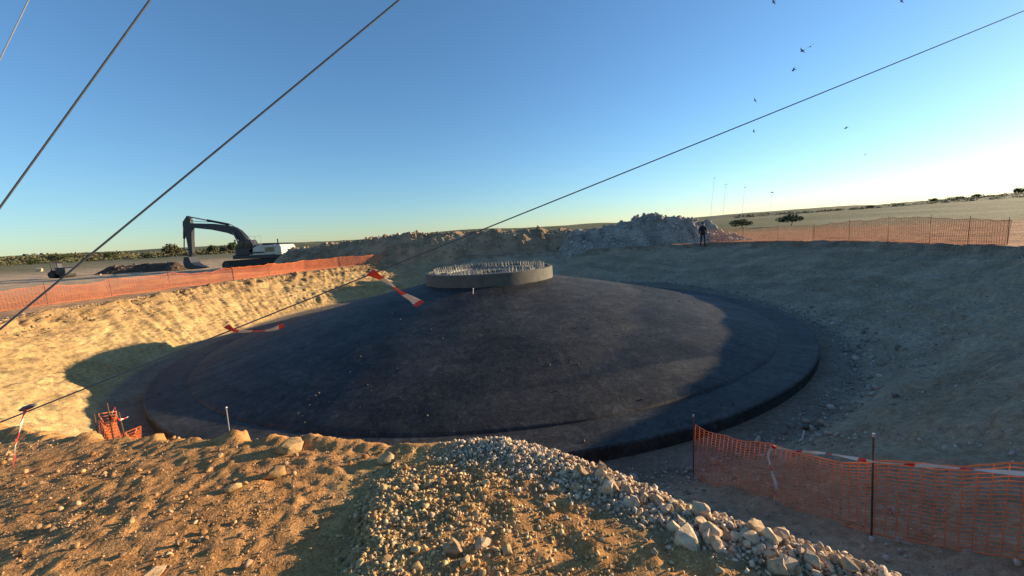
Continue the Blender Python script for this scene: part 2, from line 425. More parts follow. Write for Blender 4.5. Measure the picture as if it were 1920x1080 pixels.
    ca.data.foreach_set('color', np.concatenate([np.clip(colr, 0, 1).reshape(-1, 3), np.ones((len(verts), 1))], 1).astype(np.float32).ravel())
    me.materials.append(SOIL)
    o = link_mesh('ground', me); structure(o)
    return o
build_ground()

# ------------------------------------------------------------------ rocks
def rock_proto(seed, npts, squash=(1, 1, 1)):
    """angular stone: convex hull of jittered points, returned as arrays"""
    rg = np.random.default_rng(seed)
    p = rg.normal(size=(npts, 3)); p /= np.linalg.norm(p, axis=1)[:, None]
    p *= rg.uniform(0.78, 1.0, (npts, 1)); p *= np.array(squash)
    bm = bmesh.new()
    for q in p: bm.verts.new(q)
    h = bmesh.ops.convex_hull(bm, input=bm.verts)
    bmesh.ops.delete(bm, geom=[v for v in bm.verts if not v.link_faces], context='VERTS')
    bmesh.ops.triangulate(bm, faces=bm.faces)
    bm.normal_update(); bm.verts.index_update()
    V = np.array([v.co[:] for v in bm.verts]); F = np.array([[v.index for v in f.verts] for f in bm.faces])
    bm.free(); return V, F
def lump_mesh(name, seed, mat, squash, angular=0.5):
    """larger stone: broken faces with worn edges, or rounder when angular is low"""
    V, F = rock_proto(seed, 15 if angular > 0.6 else 26, squash)
    bm = bmesh.new(); vv = [bm.verts.new(p) for p in V]
    for f in F:
        try: bm.faces.new([vv[i] for i in f])
        except ValueError: pass
    bmesh.ops.dissolve_limit(bm, angle_limit=R(14), verts=bm.verts, edges=bm.edges)
    bmesh.ops.bevel(bm, geom=list(bm.edges), offset=0.04 if angular > 0.6 else 0.07, segments=1, affect='EDGES', profile=0.5, clamp_overlap=True)
    for v in bm.verts:
        if v.co.length > 1.0: v.co *= 1.0 / v.co.length
    bmesh.ops.triangulate(bm, faces=bm.faces)
    bmesh.ops.subdivide_edges(bm, edges=list(bm.edges), cuts=1, use_grid_fill=True)
    bmesh.ops.recalc_face_normals(bm, faces=bm.faces)
    P = np.array([v.co[:] for v in bm.verts])
    nz = fbm(P[:, 0] * 2.3 + seed, P[:, 1] * 2.3 + P[:, 2] * 1.9, seed, 4)
    for v, k in zip(bm.verts, nz): v.co *= 1 + 0.13 * float(k)
    me = bpy.data.meshes.new(name); bm.to_mesh(me); bm.free()
    me.polygons.foreach_set('use_smooth', [angular < 0.6] * len(me.polygons))
    me.materials.append(mat); return me
PROTO = [rock_proto(100 + k, 13 + k % 5, (1, 0.6 + 0.35 * random.random(), 0.45 + 0.4 * random.random())) for k in range(14)]
def rand_rot(n, rg, tilt=1.0):
    q = rg.normal(size=(n, 4)); q[:, 1:3] *= tilt; q /= np.linalg.norm(q, axis=1)[:, None]
    w, x, y, z = q.T
    return np.stack([np.stack([1 - 2 * (y * y + z * z), 2 * (x * y - z * w), 2 * (x * z + y * w)], -1),
                     np.stack([2 * (x * y + z * w), 1 - 2 * (x * x + z * z), 2 * (y * z - x * w)], -1),
                     np.stack([2 * (x * z - y * w), 2 * (y * z + x * w), 1 - 2 * (x * x + y * y)], -1)], 1)
def scatter_mesh(name, P, S, cols, rg, mat=None, parent=None, sink=0.25, off=(0, 0, 0)):
    """many small stones as one mesh of real stones"""
    V, F, C_ = [], [], []
    n0 = 0; rots = rand_rot(len(P), rg, 0.6); kind = rg.integers(0, len(PROTO), len(P))
    for k in range(len(PROTO)):
        idx = np.where(kind == k)[0]
        if not len(idx): continue
        pv, pf = PROTO[k]
        v = np.einsum('nij,vj->nvi', rots[idx], pv) * S[idx][:, None, None] + (P[idx] + np.array([0, 0, 1]) * (S[idx] * (0.5 - sink))[:, None] - np.array(off))[:, None, :]
        f = pf[None] + (np.arange(len(idx)) * len(pv))[:, None, None] + n0
        V.append(v.reshape(-1, 3)); F.append(f.reshape(-1, 3)); C_.append(np.repeat(cols[idx], len(pv), 0)); n0 += len(idx) * len(pv)
    V = np.concatenate(V).astype(np.float32); F = np.concatenate(F).astype(np.int32); C_ = np.concatenate(C_)
    me = bpy.data.meshes.new(name)
    me.vertices.add(len(V)); me.vertices.foreach_set('co', V.ravel())
    me.loops.add(F.size); me.loops.foreach_set('vertex_index', F.ravel())
    me.polygons.add(len(F)); me.polygons.foreach_set('loop_start', np.arange(0, F.size, 3, dtype=np.int32))
    me.update(calc_edges=True)
    ca = me.color_attributes.new('col', 'FLOAT_COLOR', 'POINT')
    ca.data.foreach_set('color', np.concatenate([C_, np.ones((len(V), 1))], 1).astype(np.float32).ravel())
    me.materials.append(mat or GRAVEL)
    o = link_mesh(name, me, parent); o['kind'] = 'stuff'
    return o
def on_ground(x, y):
    return np.stack([x, y, terrain(x, y)[0]], -1)
def tint(n, base, rg, var=0.25, grey=0.0):
    k = rg.uniform(1 - var, 1 + var, (n, 1)); c = np.array(base)[None] * k
    g = c.mean(1, keepdims=True); a = rg.uniform(0, grey, (n, 1))
    return np.clip(c * (1 - a) + g * a, 0, 0.9)
rg = np.random.default_rng(5)
# crumbs and pebbles over the brown foreground soil
n = 22000
x = rg.uniform(-6.0, 0.4, n); y = rg.uniform(0.9, 4.1, n)
keep = rg.uniform(0, 1, n) < np.clip(0.35 + 1.3 * fbm(x / 0.6, y / 0.6, 7, 3) + 0.25 * (y < 2.6), 0.05, 1)
x, y = x[keep], y[keep]
s = 0.004 + 0.010 * rg.power(0.45, len(x)) ** 2 + 0.022 * (rg.uniform(0, 1, len(x)) > 0.985)
o = scatter_mesh('soil_pebbles', on_ground(x, y), s, tint(len(x), (0.50, 0.30, 0.13), rg, 0.45, 0.35), rg)
tag(o, 'small crumbs and pebbles strewn over the orange brown soil of the near bank', 'pebbles')
# gravel on the mound
n = 11000
t = rg.uniform(0, 1, n); i = rg.integers(0, len(MOUND) - 1, n)
x = MOUND[i, 0] + t * (MOUND[i + 1, 0] - MOUND[i, 0]) + np.where(rg.uniform(0, 1, n) < 0.2, -np.abs(rg.normal(0, 0.09, n)), np.abs(rg.normal(0.1, 0.42, n))); y = MOUND[i, 1] + t * (MOUND[i + 1, 1] - MOUND[i, 1]) + rg.normal(0, 0.16, n)
s = 0.004 + 0.022 * rg.power(0.5, n) ** 2.6
o = scatter_mesh('gravel', on_ground(x, y), s, tint(n, (0.64, 0.43, 0.19), rg, 0.5, 0.25), rg, sink=0.45)
tag(o, 'fine tan gravel heaped on the low mound in the foreground', 'gravel')
n = 5500
x = rg.uniform(-0.4, 1.5, n); y = rg.uniform(0.9, 2.9, n); d, _, sd = seg_dist(x, y, RIDGE); ok = (sd < 0) & (d < 1.1)
x, y = x[ok], y[ok]; s = 0.004 + 0.016 * rg.power(0.5, len(x)) ** 2
o = scatter_mesh('gravel', on_ground(x, y), s, tint(len(x), (0.64, 0.44, 0.20), rg, 0.5, 0.25), rg, sink=0.45)
tag(o, 'fine yellow gravel spread between the mound and the pale stone ridge', 'gravel')
# chips among the ridge stones
n = 9000
i = rg.integers(0, len(RIDGE) - 1, n); t = rg.uniform(0, 1, n)
x = RIDGE[i, 0] + t * (RIDGE[i + 1, 0] - RIDGE[i, 0]) + rg.normal(0, 0.11, n) * np.where(i < 4, 1.9, 1.0); y = RIDGE[i, 1] + t * (RIDGE[i + 1, 1] - RIDGE[i, 1]) + rg.normal(0, 0.11, n)
s = 0.005 + 0.022 * rg.power(0.5, n) ** 2
o = scatter_mesh('stone_chips', on_ground(x, y), s, tint(n, (0.68, 0.50, 0.32), rg, 0.4, 0.35), rg, sink=0.1)
tag(o, 'pale stone chips filling the gaps of the broken stone ridge', 'stone chips')
# rubble on the shaded slope and the pit floor
n = 9000
a = np.radians(rg.uniform(-84, 20, n)); rr_ = rg.uniform(12.3, 18.5, n)
x = CX + rr_ * np.cos(a); y = CY + rr_ * np.sin(a)
d, _, sd = seg_dist(x, y, RIDGE); ok = ~((sd < 0) | (d < 0.15)) | (x > 3)
x, y = x[ok], y[ok]; s = 0.012 + 0.034 * rg.power(0.4, len(x)) ** 2 + 0.03 * (rg.uniform(0, 1, len(x)) > 0.99)
o = scatter_mesh('rubble', on_ground(x, y), s, tint(len(x), (0.50, 0.43, 0.34), rg, 0.45, 0.5), rg, sink=0.2)
tag(o, 'loose grey rubble scattered over the shaded slope and floor of the pit', 'rubble')
# stones gathered at the toe of the slopes
n = 2600
a = np.radians(rg.uniform(-80, 110, n)); rf0 = np.interp(np.degrees(a), _th, _pf); rr_ = rf0 + np.abs(rg.normal(0, 0.55, n)) - 0.1
x = CX + rr_ * np.cos(a); y = CY + rr_ * np.sin(a); s = 0.02 + 0.10 * rg.power(0.4, n) ** 3
o = scatter_mesh('toe_stones', on_ground(x, y), s, tint(n, (0.44, 0.36, 0.27), rg, 0.45, 0.5), rg, sink=0.25)
tag(o, 'loose stones gathered at the foot of the shaded pit slope round the foundation', 'stones')
# broken clods in the brown soil
n = 900
x = rg.uniform(-6.0, -0.9, n); y = rg.uniform(1.0, 4.0, n); k = fbm(x / 0.7, y / 0.7, 207, 2) > -0.05; x, y = x[k], y[k]
o = scatter_mesh('earth_clods', on_ground(x, y), 0.010 + 0.030 * rg.power(0.4, len(x)) ** 3, tint(len(x), (0.42, 0.22, 0.085), rg, 0.35, 0.15), rg, sink=0.35)
tag(o, 'broken orange brown clods in the soil of the near bank', 'clods')
# clods at the top of the cut face
n = 3500
a = np.radians(rg.uniform(110, 252, n)); k = rg.uniform(-0.9, 0.35, n)
x0 = CX + 16 * np.cos(a); y0 = CY + 16 * np.sin(a); rr0 = terrain(x0, y0)[6]
x = CX + (rr0 + k) * np.cos(a); y = CY + (rr0 + k) * np.sin(a); s = 0.02 + 0.06 * rg.power(0.4, n) ** 2
o = scatter_mesh('earth_clods', on_ground(x, y), s, tint(n, (0.38, 0.27, 0.15), rg, 0.35, 0.3), rg)
tag(o, 'brown earth clods along the top edge of the sunlit cut face', 'clods')

LUMPS = [lump_mesh('stone', 300 + k, STONE, (1, 0.62 + 0.3 * random.random(), 0.55 + 0.3 * random.random()), 0.9) for k in range(10)]
COBS = [lump_mesh('stone', 400 + k, COBBLE, (1, 0.6 + 0.3 * random.random(), 0.42 + 0.3 * random.random()), 0.35) for k in range(8)]
def put_stone(me, x, y, s, label, cat, group=None, sink=0.3, rz=None, tilt=0.5, z=None):
    o = link_mesh('stone', me, None, (x, y, (height(x, y) if z is None else z) + s * (0.55 - sink)))
    o.scale = (s, s, s)
    o.rotation_euler = (random.gauss(0, tilt), random.gauss(0, tilt), random.uniform(0, 6.28) if rz is None else rz)
    return tag(o, label, cat, group)
for k in range(240):
    u = random.random() ** 0.8 * (len(RIDGE) - 2.2); i = int(u); t = u - i
    x = RIDGE[i, 0] + t * (RIDGE[i + 1, 0] - RIDGE[i, 0]) + random.gauss(0, 0.075); y = RIDGE[i, 1] + t * (RIDGE[i + 1, 1] - RIDGE[i, 1]) + random.gauss(0, 0.075)
    s = 0.014 + 0.016 * random.random() + 0.026 * (u / 7) * random.random() ** 1.5
    if random.random() < 0.16 and u > 3: s = 0.045 + 0.028 * random.random()
    put_stone(random.choice(LUMPS), x, y, s, 'pale angular limestone lump among the many in the broken stone ridge', 'stone', 'limestone lumps of the stone ridge', 0.25)
for k in range(110):
    u = random.random() * (len(MOUND) - 3.0); i = int(u); t = u - i
    x = MOUND[i, 0] + t * (MOUND[i + 1, 0] - MOUND[i, 0]) + random.uniform(-0.08, 0.75); y = MOUND[i, 1] + t * (MOUND[i + 1, 1] - MOUND[i, 1]) + random.gauss(0, 0.1)
    put_stone(random.choice(COBS), x, y, 0.014 + 0.032 * random.random() ** 3, 'tan rounded cobble lying on the gravel mound in the foreground', 'stone', 'cobbles on the gravel mound', 0.3)
for (px_, py_, w, lab, me) in [(545, 839, 46, 'pale rounded boulder sitting on the brown crest against the dark foundation', COBS[0]),
                               (515, 886, 34, 'flat yellow rock half buried in brown soil below the crest boulder', COBS[3]),
                               (725, 860, 36, 'brown earthy rock at the crest just before the stone ridge begins', COBS[5]),
                               (284, 1072, 26, 'small yellow block of rock in the brown soil at the bottom edge', LUMPS[2]),
                               (437, 912, 22, 'dark brown clod of earth in the soil left of the flat yellow rock', COBS[6]),
                               (410, 852, 14, 'small brown stone near the crest below the thin white rod', COBS[2]),
                               (850, 1025, 36, 'largest tan cobble in the middle of the gravel mound', LUMPS[4]),
                               (905, 1015, 30, 'angular cobble beside the largest one on the gravel mound', LUMPS[5]),
                               (1285, 1008, 46, 'biggest pale block in the stone ridge, seen against the shaded slope', LUMPS[7]),
                               (1335, 1000, 36, 'pale block leaning next to the biggest one in the stone ridge', LUMPS[1])]:
    P = at_z(px_, py_, 0.03)
    dist = np.linalg.norm(P - EYE); P = at_z(px_, py_ , height(P[0], P[1]) + 0.02)
    put_stone(me, P[0], P[1], 0.55 * w / FPX * dist, lab, 'rock', None, 0.35, tilt=0.15)

# ------------------------------------------------------------------ turbine foundation
fd = empty('turbine_foundation', (CX, CY, ZF))
tag(fd, 'round dark coated concrete foundation with a sloping top and bolted pedestal in the pit', 'foundation')
m = MB(); m.lathe([(0.5, ZF - 0.15), (12.0, ZF - 0.15), (12.0, -1.975), (11.97, -1.945), (11.0, -1.925), (0.5, -1.925)], (CX, CY), 220)
m.build('base_slab', COAT, fd, True).modifiers.new('edge', 'EDGE_SPLIT').split_angle = R(40)
prof = [(11.06, -1.96), (11.02, -1.895), (10.98, -1.88)] + [(11.0 - (11.0 - 2.8) * t, -1.88 + 1.76 * (t + 0.03 * math.sin(math.pi * t))) for t in np.linspace(0.02, 1, 40)]
def cone():
    m = MB(); nseg = 260
    m.lathe(prof, (CX, CY), nseg)
    V = np.array(m.v); w = np.clip((12 - np.hypot(V[:, 0] - CX, V[:, 1] - CY)), 0, 1)
    V[:, 2] += 0.02 * fbm(V[:, 0] * 1.3, V[:, 1] * 1.3, 77, 4) * w
    m.v = [tuple(v) for v in V]
    return m.build('sloped_top', COAT, fd, True)
cone()
RP, ZT, ZB = 2.86, 0.37, -0.3
m = MB(); m.lathe([(RP, ZB), (RP, ZT - 0.02), (RP - 0.02, ZT), (RP - 0.16, ZT), (RP - 0.17, ZT - 0.12), (0.6, ZT - 0.14), (0.58, ZB)], (CX, CY), 120)
ped = m.build('pedestal', PEDC, fd, True); ped.modifiers.new('edge', 'EDGE_SPLIT').split_angle = R(35)
for (ra, rb) in ((2.36, 2.60), (1.86, 2.10)):
    m = MB(); m.lathe([(ra, ZT - 0.13), (ra, ZT - 0.07), (rb, ZT - 0.07), (rb, ZT - 0.13)], (CX, CY), 96, closed=True)
    m.build('anchor_ring', STEEL, fd)
mb = MB(); mb.tube([(0, 0, 0), (0, 0, 0.23)], 0.017, 6); mb.tube([(0, 0, 0.0), (0, 0, 0.05)], 0.036, 6)
bolt_me = bpy.data.meshes.new('anchor_bolt'); bolt_me.from_pydata(mb.v, [], mb.f); bolt_me.materials.append(STEEL)
for k in range(2):
    for j in range(88 if k == 0 else 72):
        nn = 88 if k == 0 else 72; rad = 2.48 if k == 0 else 1.98
        a = 2 * math.pi * (j + 0.5 * k) / nn
        o = link_mesh('anchor_bolt', bolt_me, fd, (rad * math.cos(a), rad * math.sin(a), ZT - 0.075 - ZF))
        o.rotation_euler = (random.gauss(0, 0.03), random.gauss(0, 0.03), random.random())
        o.scale = (1, 1, random.uniform(0.94, 1.04))

rgd = np.random.default_rng(77)
n = 3600
a = np.radians(rgd.uniform(-180, 180, n)); rr_ = 3.2 + 8.6 * np.sqrt(rgd.uniform(0, 1, n)); x = CX + rr_ * np.cos(a); y = CY + rr_ * np.sin(a)
k = fbm(x / 1.6, y / 1.6, 191, 3) > -0.05; x, y, rr_ = x[k], y[k], rr_[k]
zc = np.where(rr_ < 11.0, np.interp(rr_, [p[0] for p in prof[::-1]], [p[1] for p in prof[::-1]]), -1.93)
o = scatter_mesh('dirt_crumbs', np.stack([x, y, zc], -1), 0.008 + 0.030 * rgd.power(0.4, len(x)) ** 2.5, tint(len(x), (0.12, 0.105, 0.085), rgd, 0.5, 0.4), rgd, None, None, 0.35)
tag(o, 'loose dirt crumbs lying on the dark sloping foundation', 'dirt')

def rod(name, p0, p1, rad, mat, label, cat, cap=None, capmat=None):
    t_ = empty(name, p0); m = MB(); m.tube([p0, p1], rad, 8); m.build('shaft', mat, t_)
    if cap:
        d = (Vector([float(v) for v in p1]) - Vector([float(v) for v in p0])).normalized(); q = Vector([float(v) for v in p1])
        m = MB(); m.tube([q - d * cap * 1.2, q - d * cap * 0.2, q + d * cap * 0.8], [cap * 0.7, cap, cap * 0.5], 10); m.build('cap', capmat or mat, t_, True)
    return tag(t_, label, cat)
def cone_hit(px_, py_):
    d = ray(px_, py_)
    for t in np.linspace(4, 40, 8000):
        P = EYE + d * t; r = math.hypot(P[0] - CX, P[1] - CY)
        if r < 12 and P[2] < max(-1.935, float(np.interp(r, [p[0] for p in prof[::-1]], [p[1] for p in prof[::-1]])) if r < 11.0 else -1.935): return P
    return P
P = cone_hit(430, 808); Q = at_y(424, 764, P[1] - 0.05)
rod('survey_rod', P, Q, 0.012, CABLE2, 'thin pale rod with a cap leaning up from the dark foundation', 'rod', 0.024, CABLE2)
P = cone_hit(887, 551); Q = at_y(887, 541, P[1])
rod('marker_peg', P, Q, 0.016, WHITE, 'short white peg on the foundation just below the pedestal', 'peg', 0.022, WHITE)

# ------------------------------------------------------------------ spoil heaps behind the pit
def heap(name, skyline, Y0, Y1, col, label, seed, rough=1.0, stones=900):
    """skyline: pixel points of the crest; the heap has its own depth Y0..Y1"""
    Yc = 0.5 * (Y0 + Y1)
    crest = np.array([at_y(px_, py_, Yc) for px_, py_ in skyline])
    xs = np.linspace(crest[0, 0] - 1.5, crest[-1, 0] + 1.5, int((crest[-1, 0] - crest[0, 0] + 3) / 0.14))
    zs = np.interp(xs, crest[:, 0], crest[:, 2])
    endf = sstep(0, 1.6, xs - xs[0]) * sstep(0, 1.6, xs[-1] - xs)
    v = np.linspace(-1, 1, 56)
    X, V_ = np.meshgrid(xs, v, indexing='ij')
    Y = Yc + V_ * 0.5 * (Y1 - Y0) + fbm(X / 3, X * 0, seed, 3)[:, :] * 1.2
    g = terrain(X, Y, False)[0] - 0.15
    hgt = np.clip(zs[:, None] - g + 0.0, 0.05, None) * endf[:, None]
    shape = np.clip(1 - np.abs(V_) ** 1.5, 0, 1)
    cl = np.abs(fbm(X / 1.6, Y / 1.6, seed + 3, 4, 0.55)) * 1.1
    Z = g + hgt * shape + (cl - 0.25) * rough * 0.7 * np.clip(shape * 1.6, 0, 1) * endf[:, None] + 0.22 * rough * fbm(X / 0.4, Y / 0.4, seed + 5, 3) * np.clip(shape * 2, 0, 1)
    nu, nv = X.shape
    base = (float(xs.mean()), Yc, float(g.mean()))
    root = empty(name, base); tag(root, label, 'heap')
    vv = np.stack([X, Y, Z], -1).reshape(-1, 3) - np.array(base)
    I = np.arange(nu - 1)[:, None] * nv; J = np.arange(nv - 1)[None]
    F = np.stack([I + J, I + nv + J, I + nv + J + 1, I + J + 1], -1).reshape(-1, 4)
    me = bpy.data.meshes.new('earth'); me.from_pydata(vv.tolist(), [], F.tolist())
    me.polygons.foreach_set('use_smooth', [False] * len(F))
    ca = me.color_attributes.new('col', 'FLOAT_COLOR', 'POINT')
    cc = np.clip(np.array(col)[None] * (1 + 0.5 * fbm(X.ravel() / 1.2, Y.ravel() / 1.2, seed + 9, 3))[:, None], 0, 1)
    ca.data.foreach_set('color', np.concatenate([cc, np.ones((len(vv), 1))], 1).astype(np.float32).ravel())
    me.materials.append(SOIL); link_mesh('earth', me, root)
    rgh = np.random.default_rng(seed)
    k = rgh.integers(0, len(vv), stones); k = k[Z.reshape(-1)[k] > g.reshape(-1)[k] + 0.1]
    scatter_mesh('boulders', vv[k] + np.array(base), 0.07 + 0.22 * rgh.power(0.4, len(k)) ** 2, tint(len(k), np.array(col) * 1.15, rgh, 0.35, 0.5), rgh, None, root, 0.3, base)
    return root
heap('spoil_heap', [(540, 468), (600, 461), (660, 452), (700, 446), (740, 440), (790, 437), (850, 435), (900, 434), (960, 432), (1020, 429), (1080, 431), (1110, 433)], 40, 47, (0.38, 0.275, 0.175), 'long bank of brown spoil behind the pit, from the excavator to the grey heap', 500, 0.8, 1500)
heap('spoil_heap', [(1070, 440), (1110, 431), (1150, 424), (1190, 411), (1235, 402), (1262, 408), (1290, 411), (1318, 416), (1345, 432), (1368, 446)], 36, 43, (0.38, 0.34, 0.29), 'grey heap of broken rock beyond the pit, highest on the skyline beside the standing person', 520, 1.2, 1600)

# ------------------------------------------------------------------ excavator
EY = 46.0
def E(px_, py_):
    p = at_y(px_, py_, EY); return (float(p[0]), float(p[2]))
ex_base = at_y(505, 495, EY); gz = height(ex_base[0], EY)
exz = gz
ex = empty('excavator', (ex_base[0], EY, gz))
tag(ex, 'tracked excavator with black arm and cream body parked beyond the orange netting', 'excavator')
def poly(pts): return [E(*p) for p in pts]
YN, YF = EY - 1.5, EY + 1.5          # near and far side of the machine
# tracks
for yy in (EY - 1.25, EY + 1.25):
    xl, xr = E(434, 490)[0], E(552, 485)[0]; zc = gz + 0.48
    m = MB(); n_ = 14; loop = []
    for k in range(n_ + 1): a = math.pi / 2 + math.pi * k / n_; loop.append((xl + 0.5 + 0.48 * math.cos(a), zc + 0.48 * math.sin(a)))
    for k in range(n_ + 1): a = -math.pi / 2 + math.pi * k / n_; loop.append((xr - 0.5 + 0.48 * math.cos(a), zc + 0.48 * math.sin(a)))
    m.prism(loop, yy - 0.3, yy + 0.3)
    tr = m.build('track', TRACKM, ex)
    m = MB()
    per = [(Vector((a[0], 0, a[1])), Vector((b[0], 0, b[1]))) for a, b in zip(loop, loop[1:] + loop[:1])]
    for a, b in per:
        L = (b - a).length
        for q in range(max(1, int(L / 0.19))):
            c_ = a.lerp(b, (q + 0.5) / max(1, int(L / 0.19))); ang = math.atan2((b - a).z, (b - a).x)
            m.box((c_.x, yy, c_.z), (0.12, 0.64, 0.07), Matrix.Rotation(-ang, 3, 'Y'))
    o = m.build('track_shoes', TRACKM, tr); o['kind'] = 'stuff'
    for q in range(6):
        m = MB(); xx = xl + 0.55 + q * (xr - xl - 1.1) / 5
        m.tube([(xx, yy - 0.33, zc - (0.0 if q in (0, 5) else 0.2)), (xx, yy + 0.33, zc - (0.0 if q in (0, 5) else 0.2))], 0.34 if q in (0, 5) else 0.17, 12); m.build('roller', BLACKP, tr)
m = MB(); m.box((ex_base[0] - 0.3, EY, gz + 0.6), (3.2, 2.0, 0.35)); m.tube([(ex_base[0], EY, gz + 0.7), (ex_base[0], EY, gz + 1.15)], 0.75, 20); m.build('undercarriage', BLACKP, ex)
# upper structure
m = MB(); m.prism(poly([(452, 478), (452, 485), (540, 482), (543, 476)]), YN + 0.1, YF - 0.1); m.build('deck', BLACKP, ex, bevel=0.03)
m = MB(); m.prism(poly([(482, 478), (482, 468), (495, 460.5), (508, 459.5), (528, 458), (528, 476)]), YN + 0.05, YF - 0.05)
body = m.build('engine_house', CREAM, ex, bevel=0.06)
m = MB(); m.prism(poly([(512, 463), (511, 471.5), (527, 470.5), (527, 462)]), YN + 0.0, YN + 0.12); m.build('louvre_panel', PANEL, body, bevel=0.01)
for q in range(4):
    m = MB(); zz = E(519, 464 + q * 2)[1]; m.box((E(519, 464)[0], YN - 0.005, zz), (0.85, 0.03, 0.04)); m.build('slat', BLACKP, body)
m = MB(); m.prism(poly([(483, 472), (483, 474.6), (510, 473.2), (510, 470.8)]), YN + 0.0, YN + 0.1); m.build('lettering_stripe', BLACKP, body)
m = MB(); m.prism(poly([(528.3, 476.5), (528.3, 458), (538, 457.5), (541, 462), (542.5, 472), (541, 477)]), YN, YF); m.build('counterweight', CREAM, ex, bevel=0.1)
m = MB(); m.prism(poly([(500, 459.6), (503, 455.5), (530, 455), (534, 457.6)]), YN + 0.5, YF - 0.2); m.build('engine_hood', BLACKP, ex, bevel=0.04)
m = MB(); p = E(515.5, 456); m.tube([(p[0], EY + 0.6, p[1]), (p[0], EY + 0.6, p[1] + 0.5)], 0.07, 10); m.build('exhaust', BLACKP, ex)
m = MB()
for pts in ([(481, 461), (481, 443.5), (503, 442.5), (503, 457)], [(492, 458), (492, 443)]):
    m.tube([(E(*q)[0], YN + 0.15, E(*q)[1]) for q in pts], 0.022, 6)
m.build('handrail', STEEL, ex)
cab_poly = poly([(457, 478.5), (456.5, 466), (463, 450.5), (484, 449.5), (490, 460), (490, 477)])
m = MB(); m.prism(cab_poly, YN + 0.05, YN + 1.15); cab = m.build('cab', BLACKP, ex, bevel=0.05)
m = MB(); m.prism(poly([(460, 466), (465, 452.5), (472, 452), (472, 466)]), YN + 0.02, YN + 0.06); m.build('door_window', GLASS, cab)
m = MB(); m.prism(poly([(475, 465.5), (475, 452), (483, 451.5), (487, 460), (487, 465)]), YN + 0.02, YN + 0.06); m.build('rear_window', GLASS, cab)
m = MB(); m.prism(poly([(456.2, 465), (462.4, 451.2), (462.9, 451.4), (456.7, 465.2)]), YN + 0.15, YN + 1.05); m.build('windscreen', GLASS, cab)
# boom, stick, bucket
yb = EY + 0.05
m = MB(); m.prism(poly([(356, 418.5), (400, 419.5), (429, 423), (441, 426), (451, 432), (460, 441), (468, 451), (476, 470), (466, 476), (457, 463), (450, 451), (441, 441.5), (429, 437), (400, 431), (357, 426.5)]), yb - 0.3, yb + 0.3)
m.build('boom', BLACKP, ex, bevel=0.03)
m = MB(); m.prism(poly([(352, 404.5), (357, 408), (361.5, 425), (361.5, 448), (363, 474), (361, 482), (357, 481), (351.5, 449), (344.5, 424), (344.5, 416)]), yb - 0.22, yb + 0.22)
m.build('stick', BLACKP, ex, bevel=0.02)
def cyl(a, b, r1, r2, y_, name):
    A, B_ = E(*a), E(*b); mid = (A[0] + (B_[0] - A[0]) * 0.55, A[1] + (B_[1] - A[1]) * 0.55)
    m = MB(); m.tube([(A[0], y_, A[1]), (mid[0], y_, mid[1])], r1, 10); c_ = m.build(name, BLACKP, ex)
    m = MB(); m.tube([(mid[0], y_, mid[1]), (B_[0], y_, B_[1])], r2, 8); m.build('piston_rod', STEEL, c_)
cyl((429, 421), (354, 406.5), 0.13, 0.07, yb, 'arm_cylinder')
cyl((345, 421), (344.5, 469), 0.12, 0.06, yb, 'bucket_cylinder')
for dy in (-0.45, 0.45): cyl((462, 474), (441, 436), 0.12, 0.07, yb + dy, 'boom_cylinder')
m = MB(); m.tube([(E(344.5, 469)[0], yb - 0.12, E(344.5, 469)[1]), (E(356, 467.5)[0], yb - 0.12, E(356, 467.5)[1])], 0.06, 8)
m.tube([(E(344.5, 469)[0], yb + 0.12, E(344.5, 469)[1]), (E(353, 482)[0], yb + 0.12, E(353, 482)[1])], 0.06, 8); m.build('bucket_link', BLACKP, ex)
m = MB(); m.prism(poly([(352, 482), (361, 481), (366, 492), (373, 497), (383, 500.5), (378, 503.5), (365, 504.5), (355, 502.5), (351, 494)]), yb - 0.65, yb + 0.65)
bk = m.build('bucket', BLACKP, ex, bevel=0.03)
for q in range(5):
    m = MB(); p = E(381, 501.8); m.box((p[0] + 0.1, yb - 0.56 + q * 0.28, p[1]), (0.3, 0.1, 0.09)); m.build('tooth', TRACKM, bk)

m = MB(); m.tube([(E(*q)[0], yb - 0.36, E(*q)[1]) for q in [(468, 455), (458, 438), (448, 428), (436, 421), (420, 419.5), (400, 416.5), (380, 416), (361, 414)]], 0.035, 6); m.build('hydraulic_hose', TRACKM, ex)
m = MB(); m.tube([(E(463, 452)[0], YN + 0.1, E(463, 452)[1]), (E(460, 450)[0], YN - 0.25, E(460, 450)[1])], 0.02, 6); m.box((E(460, 452)[0], YN - 0.25, E(460, 452)[1]), (0.05, 0.2, 0.32)); m.build('mirror', BLACKP, ex)
